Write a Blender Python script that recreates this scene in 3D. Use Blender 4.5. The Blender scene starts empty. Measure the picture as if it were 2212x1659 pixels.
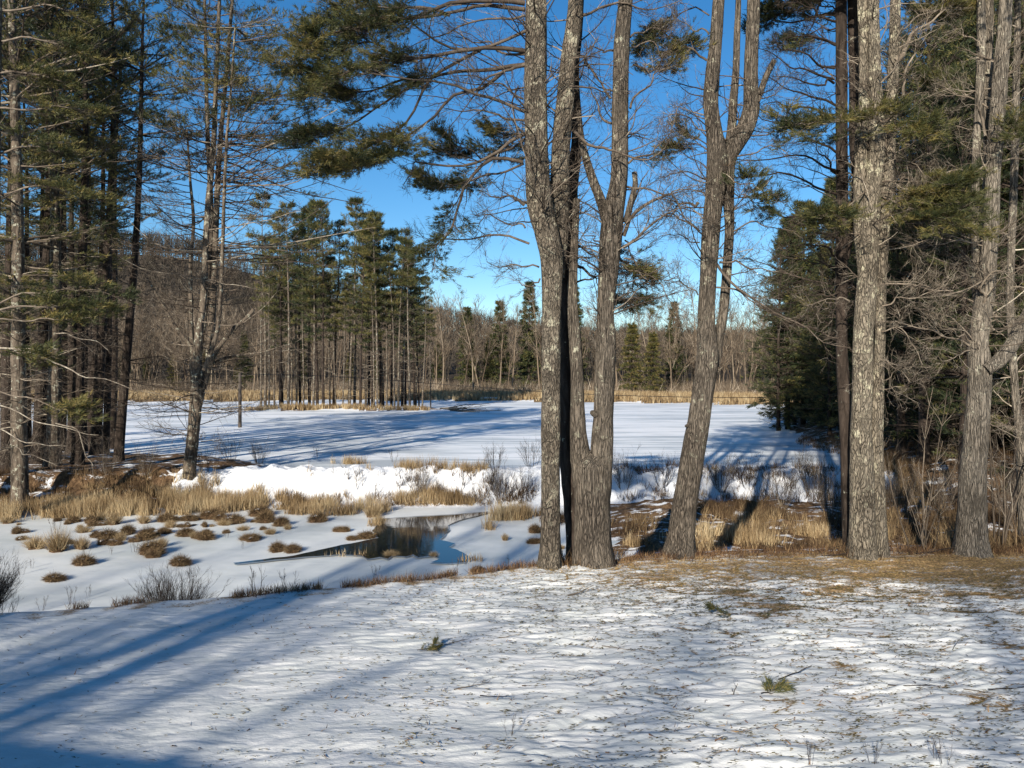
import bpy, math, random
import numpy as np
from mathutils import Vector
C = bpy.context; D = bpy.data; R = math.radians
RNG = np.random.RandomState(7); random.seed(7)
# ------------------------------------------------------------------ camera, sky, sun, exposure
F = 769.0; CZ = 4.5; PITCH = R(0.67)
cam = D.objects.new('camera', D.cameras.new('camera')); C.scene.collection.objects.link(cam)
cam.location = (0, 0, CZ); cam.rotation_euler = (R(90) - PITCH, 0, 0)
cam.data.sensor_width = 36; cam.data.lens = F / 1024 * 36; cam.data.clip_end = 3000; cam.data.clip_start = .05
C.scene.camera = cam
SUN_AZ, SUN_EL = R(201), R(22)
w = D.worlds.new('World'); C.scene.world = w; w.use_nodes = True
nt = w.node_tree; bg = nt.nodes['Background']; sky = nt.nodes.new('ShaderNodeTexSky')
sky.sky_type = 'NISHITA'; sky.sun_disc = False; sky.sun_elevation = SUN_EL; sky.sun_rotation = SUN_AZ
sky.altitude = 300; sky.air_density = 1.0; sky.dust_density = 0.15; sky.ozone_density = 3.0
hs_ = nt.nodes.new('ShaderNodeHueSaturation'); hs_.inputs['Saturation'].default_value = 1.3; nt.links.new(sky.outputs[0], hs_.inputs['Color']); nt.links.new(hs_.outputs[0], bg.inputs[0]); bg.inputs[1].default_value = 0.08
sd = Vector((math.sin(SUN_AZ) * math.cos(SUN_EL), math.cos(SUN_AZ) * math.cos(SUN_EL), math.sin(SUN_EL)))
sun = D.objects.new('sun', D.lights.new('sun', 'SUN')); C.scene.collection.objects.link(sun)
sun.data.energy = 5.0; sun.data.angle = R(0.6); sun.data.color = (1, .90, .76)
sun.rotation_euler = (-sd).to_track_quat('-Z', 'Y').to_euler(); sun.location = (-20, -40, 40)
vs = C.scene.view_settings; vs.view_transform = 'Standard'; vs.look = 'None'; vs.gamma = 1; vs.exposure = 0.85
# ------------------------------------------------------------------ helpers
def ray(px, py):
    u = (px - 512) / F; v = (384 - py) / F; cs, sn = math.cos(PITCH), math.sin(PITCH)
    return np.array([u, cs + v * sn, -sn + v * cs])
def at(px, py, Y):
    d = ray(px, py); d = d / d[1] * Y; return np.array([d[0], Y, CZ + d[2]])
ORG = {1: (0, 0), 2: (1024, 0), 3: (2048, 0), 4: (0, 700), 5: (1024, 700), 6: (2048, 700), 7: (0, 1350), 8: (1024, 1350), 9: (2048, 1350)}
def cr(k, x, y):
    o = ORG[k]; s = 1024 / 2212.; return (o[0] + x * s) / 3, (o[1] + y * s) / 3
def dp(x, y): return x * 1024 / 2212., y * 1024 / 2212.
_perm = np.random.RandomState(3).permutation(1024); _g = np.random.RandomState(4).rand(1024) * 2 * np.pi
def perlin(x, y, seed=0):
    x = np.asarray(x, float) + seed * 17.31; y = np.asarray(y, float) + seed * 9.77
    xi = np.floor(x).astype(int); yi = np.floor(y).astype(int); fx = x - xi; fy = y - yi
    def g(ix, iy, dx, dy):
        a = _g[_perm[(_perm[ix & 1023] + iy) & 1023]]; return np.cos(a) * dx + np.sin(a) * dy
    u = fx * fx * fx * (fx * (fx * 6 - 15) + 10); v = fy * fy * fy * (fy * (fy * 6 - 15) + 10)
    a = g(xi, yi, fx, fy); b = g(xi + 1, yi, fx - 1, fy); c = g(xi, yi + 1, fx, fy - 1); d = g(xi + 1, yi + 1, fx - 1, fy - 1)
    return (a + (b - a) * u) * (1 - v) + (c + (d - c) * u) * v
def fbm(x, y, o=4, seed=0):
    s = 0; a = 1.
    for i in range(o): s = s + a * perlin(x * 2 ** i, y * 2 ** i, seed + i * 3); a *= .5
    return s
def ss(a, b, x): t = np.clip((x - a) / (b - a), 0, 1); return t * t * (3 - 2 * t)
# ------------------------------------------------------------------ terrain
EX = [-60, -22, -13, -7.66, -4.46, -2.68, -1.13, .54, 3.5, 9, 20, 60]; EY = [5, 6, 9.3, 11.5, 12.6, 13.2, 14.0, 14.9, 16.0, 16.4, 16.6, 17]
SHY = [30, 36, 43, 56, 82, 110, 130]; SHX = [15, 16, 18, 20, 28, 42, 62]
def edge(x): return np.interp(x, EX, EY) + .12 * perlin(x * 1.3, 0 * x, 5)
def leftland(x, y): return ((x + 27) / 14.5) ** 2 + ((y - 37.5) / (6.0)) ** 2 + .18 * fbm(x * .3, y * .3, 3, 8)
def island(x, y): return ((x + 23.5) / 14.5) ** 2 + ((y - 101) / 4.2) ** 2 + .25 * fbm(x * .3, y * .3, 3, 9)
def shore_r(y): return np.interp(y, SHY, SHX)
def far_y(x): return np.interp(x, [-120, -70, -20, 20, 45, 80], [118, 126, 133, 124, 108, 100]) + 2 * perlin(x * .1, 0 * x, 4)
def ripple(x, y, full=False):
    wx = x + .25 * perlin(x * 1.1, y * 1.3, 31); wy = y + .14 * perlin(x * 1.7, y * 2.2, 32)
    p1 = np.abs(perlin(wx * 1.5, wy * 4.6 - x * .5, 21)); p2 = np.abs(perlin(wx * 3.1, wy * 9 - x * 1.1, 22))
    q = .75 * (2.2 * p1 - .6) + .45 * (2.2 * p2 - .6) + .4 * perlin(wx * 2.2, wy * 6, 23)
    if full: return q, np.minimum(p1, p2 * 1.5)
    return q
def h(x, y):
    x = np.asarray(x, float); y = np.asarray(y, float)
    lawn = 1.3 - .035 * np.clip(y, -40, 17) + .05 * fbm(x * .35, y * .35, 2, 1)
    near = (y < 19)
    rp = np.where(near, ripple(x, y), 0)
    am = .35 + .65 * ss(-.35, .35, fbm(x * .45, y * .6, 2, 71))
    lawn = lawn + (.020 + .032 * ss(-4, 3, x)) * am * rp + .028 * np.where(near, perlin(x * .9, y * 2.1, 72), 0) + .008 * np.where(near, fbm(x * 1.1, y * 1.4, 2, 2), 0)
    e = edge(x); wdt = np.interp(x, [-2, 2, 6], [3.2, 3.6, 6.5])
    low = -1.0 + .02 * fbm(x * .5, y * .5, 3, 11) + ss(2, 6, x) * (.35 + .28 * fbm(x * .6, y * .6, 3, 12))
    # berm
    yb = 34 + .5 * perlin(x * .15, 0 * x, 14)
    bw = ss(-16, -13.5, x)
    top = .34 + .24 * fbm(x * .6, y * .3, 3, 15)
    up = ss(yb - 2.0 + .5 * perlin(x * .8, y * 0, 16), yb, y); dn = ss(yb + .5, yb + 2, y)
    ber = (low * (1 - up) + top * up + .17 * fbm(x * 1.3, y * 1.3, 4, 17) * up) * (1 - dn) + 0 * dn
    base = np.where(y > yb + 2, 0., np.where(y > yb - 2.6, ber, low))
    ll = leftland(x, y); L = ss(1.0, .75, ll)
    base = base + (.25 + .25 * fbm(x * .4, y * .4, 3, 18) - base) * L
    # slope between marsh and left land
    base = np.where((x < -13) & (y < 33) & (y > 26), np.maximum(base, -1 + .8 * ss(30, 33.5, y) * ss(-13, -16, x)), base)
    I = ss(1.0, .6, island(x, y)); base = base + (.35 - base) * I
    sr = shore_r(y) + 1.2 * perlin(y * .2, 0 * y, 19); Rr = ss(0, 3.5, x - sr) * ss(30, 35, y)
    base = base + (.5 + .3 * fbm(x * .2, y * .2, 3, 20) + .02 * np.clip(x - sr, 0, 60) - base) * Rr
    fy = far_y(x); base = base + (.5 + .008 * np.clip(y - fy, 0, 200) - base) * ss(-1, 5, y - fy)
    # distant hill to the left
    r2 = ((x + 230) / 190) ** 2 + ((y - 470) / 160) ** 2
    base = base + 74 * np.exp(-r2 * 1.1) * ss(190, 330, y)
    base = base + 14 * np.exp(-(((x - 190) / 210) ** 2 + ((y - 430) / 110) ** 2)) * ss(200, 330, y)
    t = ss(0, 1, (y - e) / wdt)
    lip = lawn * (1 - t) + low * t
    return np.where(y < e, lawn, np.where(y < e + wdt, lip, base))
def ground(px, py, y0=5.0, y1=260.):
    d = ray(px, py); Y = np.concatenate([np.arange(y0, 60, .02), np.arange(60, y1, .2)])
    X = d[0] / d[1] * Y; Z = CZ + d[2] / d[1] * Y; k = np.nonzero(Z < h(X, Y))[0]
    i = k[0] if len(k) else len(Y) - 1
    return np.array([X[i], Y[i], float(h(X[i], Y[i]))])
# ------------------------------------------------------------------ mesh accumulator
COL = C.scene.collection
class Acc:
    def __init__(s): s.v = []; s.f = []; s.t = []; s.n = 0
    def add(s, v, f, tint=None):
        v = np.asarray(v, float).reshape(-1, 3); f = np.asarray(f, int)
        s.v.append(v); s.f.append(f + s.n); s.n += len(v)
        s.t.append(np.full(len(v), .5) if tint is None else np.broadcast_to(np.asarray(tint, float), (len(v),)).copy())
    def tubes(s, P, Rr, k=3, tint=None):
        B, N, _ = P.shape
        if B == 0: return
        T = np.gradient(P, axis=1); T /= np.linalg.norm(T, axis=2, keepdims=True) + 1e-9
        m = T.mean(1); ref = np.where(np.abs(m[:, 2:3]) < .8, np.array([[0, 0, 1.]]), np.array([[1., 0, 0]]))[:, None, :]
        U = np.cross(T, ref); U /= np.linalg.norm(U, axis=2, keepdims=True) + 1e-9; V = np.cross(T, U)
        a = np.arange(k) * 2 * np.pi / k
        ring = U[:, :, None, :] * np.cos(a)[None, None, :, None] + V[:, :, None, :] * np.sin(a)[None, None, :, None]
        vv = P[:, :, None, :] + ring * Rr[:, :, None, None]
        b = np.arange(B)[:, None, None] * N * k; i = np.arange(N - 1)[None, :, None] * k; j = np.arange(k)[None, None, :]; j2 = (j + 1) % k
        q = np.stack([b + i + j, b + i + j2, b + i + k + j2, b + i + k + j], -1).reshape(-1, 4)
        tt = RNG.rand(B) if tint is None else np.broadcast_to(tint, (B,))
        s.add(vv, q, np.repeat(tt, N * k))
    def blades(s, P, Dd, n, ln, wd, spread, tint=None, jit=.02):
        T = len(P)
        if T == 0: return
        P = np.repeat(P, n, 0); Dd = np.repeat(Dd, n, 0); M = len(P)
        d = Dd + spread * RNG.randn(M, 3); d /= np.linalg.norm(d, axis=1, keepdims=True) + 1e-9
        sdv = np.cross(d, RNG.randn(M, 3)); sdv /= np.linalg.norm(sdv, axis=1, keepdims=True) + 1e-9
        L = ln * (.6 + .8 * RNG.rand(M, 1)); p = P + jit * RNG.randn(M, 3); W = wd * (.7 + .6 * RNG.rand(M, 1))
        v = np.stack([p - sdv * W / 2, p + sdv * W / 2, p + d * L], 1)
        tt = np.repeat(RNG.rand(T) if tint is None else tint, n)
        tt = np.clip(tt + .12 * RNG.randn(M), 0, 1)
        s.add(v, np.arange(M * 3).reshape(-1, 3), np.repeat(tt, 3))
    def mesh(s, name, off=None, smooth=True):
        v = np.concatenate(s.v) if s.v else np.zeros((0, 3))
        if off is not None: v = v - np.asarray(off)
        me = D.meshes.new(name); me.vertices.add(len(v)); me.vertices.foreach_set('co', v.astype(np.float32).ravel())
        lv = []; st = []; o = 0
        for f in s.f:
            k = f.shape[1]; lv.append(f.ravel()); st.append(o + np.arange(len(f)) * k); o += f.size
        if lv:
            lv = np.concatenate(lv); st = np.concatenate(st)
            me.loops.add(len(lv)); me.loops.foreach_set('vertex_index', lv.astype(np.int32))
            me.polygons.add(len(st)); me.polygons.foreach_set('loop_start', st.astype(np.int32))
            at_ = me.attributes.new('tint', 'FLOAT', 'POINT'); at_.data.foreach_set('value', np.concatenate(s.t).astype(np.float32))
        me.update(calc_edges=True)
        if smooth: me.polygons.foreach_set('use_smooth', np.ones(len(me.polygons), bool))
        return me
    def build(s, name, mat, parent=None, off=None, smooth=True):
        me = s.mesh(name, off, smooth); me.materials.append(mat)
        o = D.objects.new(name, me); COL.objects.link(o); o.parent = parent
        return o
def tag(o, label=None, cat=None, group=None, kind=None):
    if label: o['label'] = label
    if cat: o['category'] = cat
    if group: o['group'] = group
    if kind: o['kind'] = kind
    return o
def thing(name, loc, label, cat, group=None, rz=0, sc=1):
    o = D.objects.new(name, None); COL.objects.link(o); o.location = tuple(loc); o.rotation_euler = (0, 0, rz); o.scale = (sc, sc, sc)
    o.empty_display_size = .2
    return tag(o, label, cat, group)
def nrm(a): return a / (np.linalg.norm(a, axis=-1, keepdims=True) + 1e-9)
def grow(S, Dr, L, N=6, curl=(0, 0, 0), wob=.1):
    B = len(S); P = np.zeros((B, N, 3)); P[:, 0] = S; d = nrm(Dr); cu = np.asarray(curl, float)
    st = (np.asarray(L, float) / (N - 1)).reshape(-1, 1)
    for i in range(1, N):
        d = nrm(d + cu / (N - 1) + wob * RNG.randn(B, 3)); P[:, i] = P[:, i - 1] + d * st
    return P
def kids(P, Rr, n, t0, t1, ang, ln, rr=.5, N=5, flat=0, curl=(0, 0, 0), wob=.1, tip=.3, rmin=.002, taper=True):
    B, M, _ = P.shape
    if B == 0: return np.zeros((0, N, 3)), np.zeros((0, N)), np.zeros(0)
    pi = np.repeat(np.arange(B), n); K = len(pi); t = t0 + (t1 - t0) * RNG.rand(K); f = t * (M - 1); i = np.minimum(f.astype(int), M - 2); fr = (f - i)[:, None]
    S = P[pi, i] * (1 - fr) + P[pi, i + 1] * fr; T = nrm(P[pi, i + 1] - P[pi, i]); r0 = Rr[pi, i] * (1 - fr[:, 0]) + Rr[pi, i + 1] * fr[:, 0]
    rv = RNG.randn(K, 3); side = np.cross(T, np.array([0, 0, 1.])); side = nrm(side + 1e-4 * rv) * np.where(RNG.rand(K) < .5, -1, 1)[:, None]
    pr = nrm(rv - T * (rv * T).sum(1, keepdims=True)); pp = nrm(side * flat + pr * (1 - flat))
    a = (ang * (.7 + .6 * RNG.rand(K)))[:, None]
    Dd = T * np.cos(a) + pp * np.sin(a)
    L = ln * (.5 + RNG.rand(K)) * ((1.15 - .75 * t) if taper else 1)
    if hasattr(ln, '__len__'): pass
    Q = grow(S, Dd, L, N, curl, wob)
    r = np.maximum(r0 * rr, rmin)[:, None] * (1 - (1 - tip) * np.linspace(0, 1, N)[None])
    return Q, r, t
def spline(pts, n):
    pts = np.asarray(pts, float); m = len(pts)
    if m < 3:
        t = np.linspace(0, m - 1, n)[:, None]; i = np.minimum(t.astype(int), m - 2)[:, 0]; return pts[i] * (1 - (t - i[:, None])) + pts[i + 1] * (t - i[:, None])
    e = np.vstack([2 * pts[0] - pts[1], pts, 2 * pts[-1] - pts[-2]])
    t = np.linspace(0, m - 1, n); i = np.minimum(t.astype(int), m - 2); u = (t - i)[:, None]
    a, b, c, d = e[i], e[i + 1], e[i + 2], e[i + 3]
    return .5 * ((2 * b) + (-a + c) * u + (2 * a - 5 * b + 4 * c - d) * u * u + (-a + 3 * b - 3 * c + d) * u ** 3)
# ------------------------------------------------------------------ materials
def mat(name, rough=.8, spec=.2):
    m = D.materials.new(name); m.use_nodes = True; n = m.node_tree; b = n.nodes['Principled BSDF']
    b.inputs['Roughness'].default_value = rough; b.inputs['Specular IOR Level'].default_value = spec
    return m, n, b
def nd(n, t, **k):
    x = n.nodes.new(t)
    for a, v in k.items():
        if a in x.inputs: x.inputs[a].default_value = v
        else: setattr(x, a, v)
    return x
def coords(n, scale=(1, 1, 1), world=False):
    if world: s = n.nodes.new('ShaderNodeNewGeometry').outputs['Position']
    else: s = n.nodes.new('ShaderNodeTexCoord').outputs['Object']
    mp = n.nodes.new('ShaderNodeMapping'); mp.inputs['Scale'].default_value = scale; n.links.new(s, mp.inputs[0]); return mp.outputs[0]
def noise(n, vec, scale, detail=4, rough=.6):
    x = n.nodes.new('ShaderNodeTexNoise'); x.inputs['Scale'].default_value = scale; x.inputs['Detail'].default_value = detail; x.inputs['Roughness'].default_value = rough
    n.links.new(vec, x.inputs['Vector']); return x.outputs['Fac']
def ramp(n, fac, stops):
    r = n.nodes.new('ShaderNodeValToRGB'); cr_ = r.color_ramp
    while len(cr_.elements) < len(stops): cr_.elements.new(.5)
    for e, (p, c) in zip(cr_.elements, stops): e.position = p; e.color = (*c, 1) if len(c) == 3 else c
    n.links.new(fac, r.inputs[0]); return r.outputs[0]
def g3(v): return (v, v, v)
def mix(n, fac, a, b, mode='MIX'):
    x = n.nodes.new('ShaderNodeMix'); x.data_type = 'RGBA'; x.blend_type = mode
    for sck, val in ((x.inputs[0], fac), (x.inputs[6], a), (x.inputs[7], b)):
        if hasattr(val, 'is_output'): n.links.new(val, sck)
        elif isinstance(val, (int, float)): sck.default_value = val
        else: sck.default_value = (*val, 1)
    return x.outputs[2]
def bump(n, b, hgt, strength, dist, prev=None):
    x = n.nodes.new('ShaderNodeBump'); x.inputs['Strength'].default_value = strength; x.inputs['Distance'].default_value = dist
    n.links.new(hgt, x.inputs['Height'])
    if prev: n.links.new(prev, x.inputs['Normal'])
    n.links.new(x.outputs[0], b.inputs['Normal']); return x.outputs[0]
def attr(n, name): x = n.nodes.new('ShaderNodeAttribute'); x.attribute_name = name; return x.outputs['Fac']
def m_bark(name, dark, mid, light, lichen, scale=9, stretch=.28, lich=.56, bstr=.9, upz=None):
    m, n, b = mat(name, .92, .12); v = coords(n, (1, 1, stretch))
    wv = n.nodes.new('ShaderNodeVectorMath'); wv.operation = 'ADD'; nz = n.nodes.new('ShaderNodeTexNoise'); nz.inputs['Scale'].default_value = scale * .6
    n.links.new(v, nz.inputs['Vector']); sc = n.nodes.new('ShaderNodeVectorMath'); sc.operation = 'SCALE'; sc.inputs['Scale'].default_value = .3
    n.links.new(nz.outputs['Color'], sc.inputs[0]); n.links.new(v, wv.inputs[0]); n.links.new(sc.outputs[0], wv.inputs[1])
    vo = nd(n, 'ShaderNodeTexVoronoi', feature='DISTANCE_TO_EDGE'); vo.inputs['Scale'].default_value = scale; n.links.new(wv.outputs[0], vo.inputs['Vector'])
    crack = ramp(n, vo.outputs[0], [(0, g3(.1)), (.18, g3(.75)), (.5, g3(1))])
    fine = noise(n, v, scale * 4, 5, .7); o = coords(n); big = noise(n, o, 1.1, 4, .6)
    c = ramp(n, fine, [(.3, dark), (.5, mid), (.72, light)]); c = mix(n, crack, tuple(x * .5 for x in dark), c)
    c = mix(n, ramp(n, big, [(.35, g3(.0)), (.65, g3(.45))]), c, light)
    ln = noise(n, o, 4.5, 8, .8); lf = ramp(n, ln, [(lich, g3(0)), (lich + .03, g3(1))])
    if upz:
        sp = n.nodes.new('ShaderNodeSeparateXYZ'); n.links.new(o, sp.inputs[0]); mr = n.nodes.new('ShaderNodeMapRange')
        mr.inputs[1].default_value = upz[0]; mr.inputs[2].default_value = upz[1]; n.links.new(sp.outputs[2], mr.inputs[0])
        mm = n.nodes.new('ShaderNodeMath'); mm.operation = 'MULTIPLY'; n.links.new(mr.outputs[0], mm.inputs[0]); n.links.new(lf, mm.inputs[1]); lf = mm.outputs[0]
    c = mix(n, lf, c, lichen); n.links.new(c, b.inputs['Base Color'])
    hs = n.nodes.new('ShaderNodeMath'); hs.operation = 'ADD'; n.links.new(crack, hs.inputs[0]); n.links.new(fine, hs.inputs[1])
    bump(n, b, hs.outputs[0], bstr, .03); return m
M = {}
M['bark_maple'] = m_bark('grey_ridged_bark', (.055, .046, .037), (.145, .12, .096), (.25, .215, .17), (.42, .41, .31), 15, .15, .58, 1.5, (.5, 4.5))
M['bark_scaly'] = m_bark('scaly_lichen_bark', (.05, .041, .033), (.15, .124, .096), (.32, .275, .21), (.40, .375, .28), 13, .38, .55, 1.6, (0, 3))
M['bark_scaly_pale'] = m_bark('pale_scaly_bark', (.08, .067, .05), (.22, .185, .14), (.4, .35, .27), (.5, .47, .34), 13, .34, .555, 1.6, (0, 3))  # the scaly bark in paler, warmer tones
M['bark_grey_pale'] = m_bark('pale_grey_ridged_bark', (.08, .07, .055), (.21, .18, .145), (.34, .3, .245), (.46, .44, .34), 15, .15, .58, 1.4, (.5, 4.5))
M['bark_pine_shade'] = m_bark('shade_darkened_pine_bark', (.012, .009, .008), (.035, .027, .022), (.08, .062, .05), (.27, .27, .22), 5, .25, .62, .8)  # darkened so shaded trunks come out near black; shade is in the colour
M['bark_pale'] = m_bark('pale_pine_bark', (.03, .024, .019), (.1, .08, .062), (.19, .155, .12), (.3, .3, .24), 5, .25, .56, .8)
def m_tint(name, stops, rough=.8, transl=0, spec=.15, var=0):
    m, n, b = mat(name, rough, spec); f_ = attr(n, 'tint')
    if var:
        q = n.nodes.new('ShaderNodeMath'); q.operation = 'MULTIPLY_ADD'; q.inputs[1].default_value = var * 2; n.links.new(noise(n, coords(n), 5, 5, .8), q.inputs[0])
        z_ = n.nodes.new('ShaderNodeMath'); z_.operation = 'MULTIPLY_ADD'; z_.inputs[1].default_value = 1 - var * .5; z_.inputs[2].default_value = -var * .75; n.links.new(f_, z_.inputs[0]); n.links.new(z_.outputs[0], q.inputs[2]); f_ = q.outputs[0]
    c = ramp(n, f_, stops); n.links.new(c, b.inputs['Base Color'])
    if transl:
        tr = n.nodes.new('ShaderNodeBsdfTranslucent'); n.links.new(c, tr.inputs[0]); ms = n.nodes.new('ShaderNodeMixShader'); ms.inputs[0].default_value = transl
        out = n.nodes['Material Output']; n.links.new(b.outputs[0], ms.inputs[1]); n.links.new(tr.outputs[0], ms.inputs[2]); n.links.new(ms.outputs[0], out.inputs[0])
    return m
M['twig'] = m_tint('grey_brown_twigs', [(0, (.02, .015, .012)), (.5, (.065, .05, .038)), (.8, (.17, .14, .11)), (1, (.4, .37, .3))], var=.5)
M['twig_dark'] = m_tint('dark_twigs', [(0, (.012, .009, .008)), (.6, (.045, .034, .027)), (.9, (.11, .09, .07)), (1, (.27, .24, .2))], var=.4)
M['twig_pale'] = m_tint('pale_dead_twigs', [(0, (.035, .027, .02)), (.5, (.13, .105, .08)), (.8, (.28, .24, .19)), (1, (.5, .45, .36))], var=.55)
M['needles'] = m_tint('pine_needles', [(0, (.03, .042, .018)), (.4, (.08, .086, .03)), (.75, (.15, .135, .043)), (1, (.26, .195, .065))], .55, .3, .3)
M['needles_dark'] = m_tint('dark_hemlock_needles', [(0, (.018, .03, .017)), (.5, (.05, .064, .027)), (.85, (.11, .115, .042)), (1, (.19, .16, .055))], .6, .2, .2)
M['needles_brown'] = m_tint('browned_needles', [(0, (.09, .055, .03)), (1, (.22, .14, .075))], .8, .2)
M['far_twig'] = m_tint('far_bare_wood', [(0, (.06, .045, .032)), (.5, (.135, .103, .074)), (.9, (.23, .185, .135)), (1, (.44, .39, .31))])
M['reed'] = m_tint('dry_reeds', [(0, (.12, .08, .042)), (.5, (.32, .23, .125)), (1, (.56, .46, .29))], .8, .3)
M['reed_brown'] = m_tint('brown_sedge', [(0, (.03, .02, .012)), (.55, (.105, .066, .036)), (1, (.3, .22, .12))], .8, .2)
M['reed_red'] = m_tint('reddish_stubble', [(0, (.035, .022, .015)), (.6, (.12, .065, .035)), (1, (.3, .2, .1))], .85, .1)
M['grass'] = m_tint('lawn_grass', [(0, (.03, .028, .012)), (.5, (.1, .085, .035)), (.8, (.26, .18, .08)), (1, (.36, .26, .13))], .85, .15)
def m_snow():
    m, n, b = mat('snow', .55, .25); v = coords(n, world=True); a = noise(n, v, .8, 4)
    n.links.new(ramp(n, a, [(.3, (.62, .66, .71)), (.7, (.76, .77, .78))]), b.inputs['Base Color'])
    p = bump(n, b, noise(n, v, 6, 6, .7), .9, .08); bump(n, b, noise(n, v, 90, 3, .7), .35, .004, p); return m
M['snow'] = m_snow()
def m_lawn():
    m, n, b = mat('lawn_snow_and_grass', .6, .2); v = coords(n, world=True); vs_ = coords(n, (1, 2.2, 1), True)
    sn = ramp(n, noise(n, vs_, 1.5, 5), [(.35, (.50, .525, .515)), (.65, (.65, .655, .64))])
    g = ramp(n, noise(n, v, 30, 5, .8), [(.3, (.04, .028, .015)), (.46, (.17, .11, .05)), (.6, (.36, .235, .11)), (.8, (.52, .36, .18))])
    bare = attr(n, 'tint'); br = n.nodes.new('ShaderNodeMath'); br.operation = 'ADD'; n.links.new(bare, br.inputs[0])
    s2 = n.nodes.new('ShaderNodeMath'); s2.operation = 'MULTIPLY_ADD'; s2.inputs[1].default_value = .9; s2.inputs[2].default_value = -.45; n.links.new(noise(n, vs_, 26, 4, .7), s2.inputs[0]); n.links.new(s2.outputs[0], br.inputs[1])
    f = ramp(n, br.outputs[0], [(.46, g3(0)), (.6, g3(1))])
    n.links.new(mix(n, f, sn, g), b.inputs['Base Color'])
    p = bump(n, b, noise(n, vs_, 9, 5, .6), .5, .025); bump(n, b, noise(n, v, 70, 3, .7), .4, .005, p); return m
M['lawn'] = m_lawn()
def m_ice():
    m, n, b = mat('frozen_pond_ice', .5, .3); v = coords(n, (.16, 1, 1), True); v2 = coords(n, (.05, .22, 1), True)
    s = noise(n, v, 1.2, 5, .65); s2 = noise(n, v2, 1, 3, .55)
    mm = n.nodes.new('ShaderNodeMath'); mm.operation = 'ADD'; n.links.new(s, mm.inputs[0]); n.links.new(s2, mm.inputs[1])
    mh = n.nodes.new('ShaderNodeMath'); mh.operation = 'MULTIPLY'; mh.inputs[1].default_value = .5; n.links.new(mm.outputs[0], mh.inputs[0])
    n.links.new(ramp(n, mh.outputs[0], [(.42, (.42, .46, .49)), (.49, (.62, .66, .68)), (.55, (.8, .82, .84))]), b.inputs['Base Color'])
    bump(n, b, s, .35, .04); return m
M['ice'] = m_ice()
def m_marsh():
    m, n, b = mat('marsh_ice', .45, .3); v = coords(n, (.5, 1, 1), True)
    n.links.new(ramp(n, noise(n, v, .5, 4), [(.35, (.47, .505, .50)), (.6, (.62, .645, .64))]), b.inputs['Base Color'])
    bump(n, b, noise(n, v, 3, 4), .3, .03); return m
M['marsh'] = m_marsh()
def m_duff():
    m, n, b = mat('leaf_litter_and_snow', .9, .1); v = coords(n, world=True)
    g = ramp(n, noise(n, v, 6, 6, .8), [(.3, (.035, .022, .013)), (.5, (.11, .068, .038)), (.7, (.24, .16, .09))])
    f = ramp(n, noise(n, coords(n, (.7, 1.4, 1), True), 1.6, 6, .7), [(.54, g3(0)), (.6, g3(1))])
    n.links.new(mix(n, f, g, (.74, .77, .8)), b.inputs['Base Color']); bump(n, b, noise(n, v, 12, 6, .8), 1, .06); return m
M['duff'] = m_duff()
def m_far():
    m, n, b = mat('far_bank_ground', .9, .1); v = coords(n, world=True)
    n.links.new(ramp(n, noise(n, v, .7, 5, .7), [(.35, (.09, .06, .035)), (.6, (.22, .155, .08))]), b.inputs['Base Color']); return m
M['far'] = m_far()
def m_hill():
    m, n, b = mat('wooded_hillside', .95, .05); v = coords(n, world=True)
    n.links.new(ramp(n, noise(n, v, .15, 6, .8), [(.35, (.03, .028, .022)), (.6, (.075, .062, .05))]), b.inputs['Base Color']); return m
M['hill'] = m_hill()
def m_water():
    m, n, b = mat('open_water', .03, .5); b.inputs['Base Color'].default_value = (.008, .012, .016, 1); b.inputs['IOR'].default_value = 1.33
    bump(n, b, noise(n, coords(n, (.6, 1.4, 1), True), 5, 2), .10, .012); return m
M['water'] = m_water()
M['slush'], _n, _b = mat('grey_slush', .25, .5); _b.inputs['Base Color'].default_value = (.22, .25, .27, 1)
def m_plain(name, c, rough=.7, scale=20, var=.4):
    m, n, b = mat(name, rough); f = noise(n, coords(n), scale, 4)
    n.links.new(ramp(n, f, [(.3, tuple(x * (1 - var) for x in c)), (.7, tuple(min(1, x * (1 + var)) for x in c))]), b.inputs['Base Color'])
    bump(n, b, f, .4, .01); return m
M['post'] = m_plain('weathered_post', (.06, .05, .042)); M['wire'] = m_plain('black_wire', (.012, .012, .013), .5)
M['siding'] = m_plain('house_siding', (.35, .33, .3)); M['roof'] = m_plain('roof_shingle', (.06, .06, .065))
M['mound'] = m_plain('sedge_mound', (.07, .042, .023), .95, 30, .6)
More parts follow.
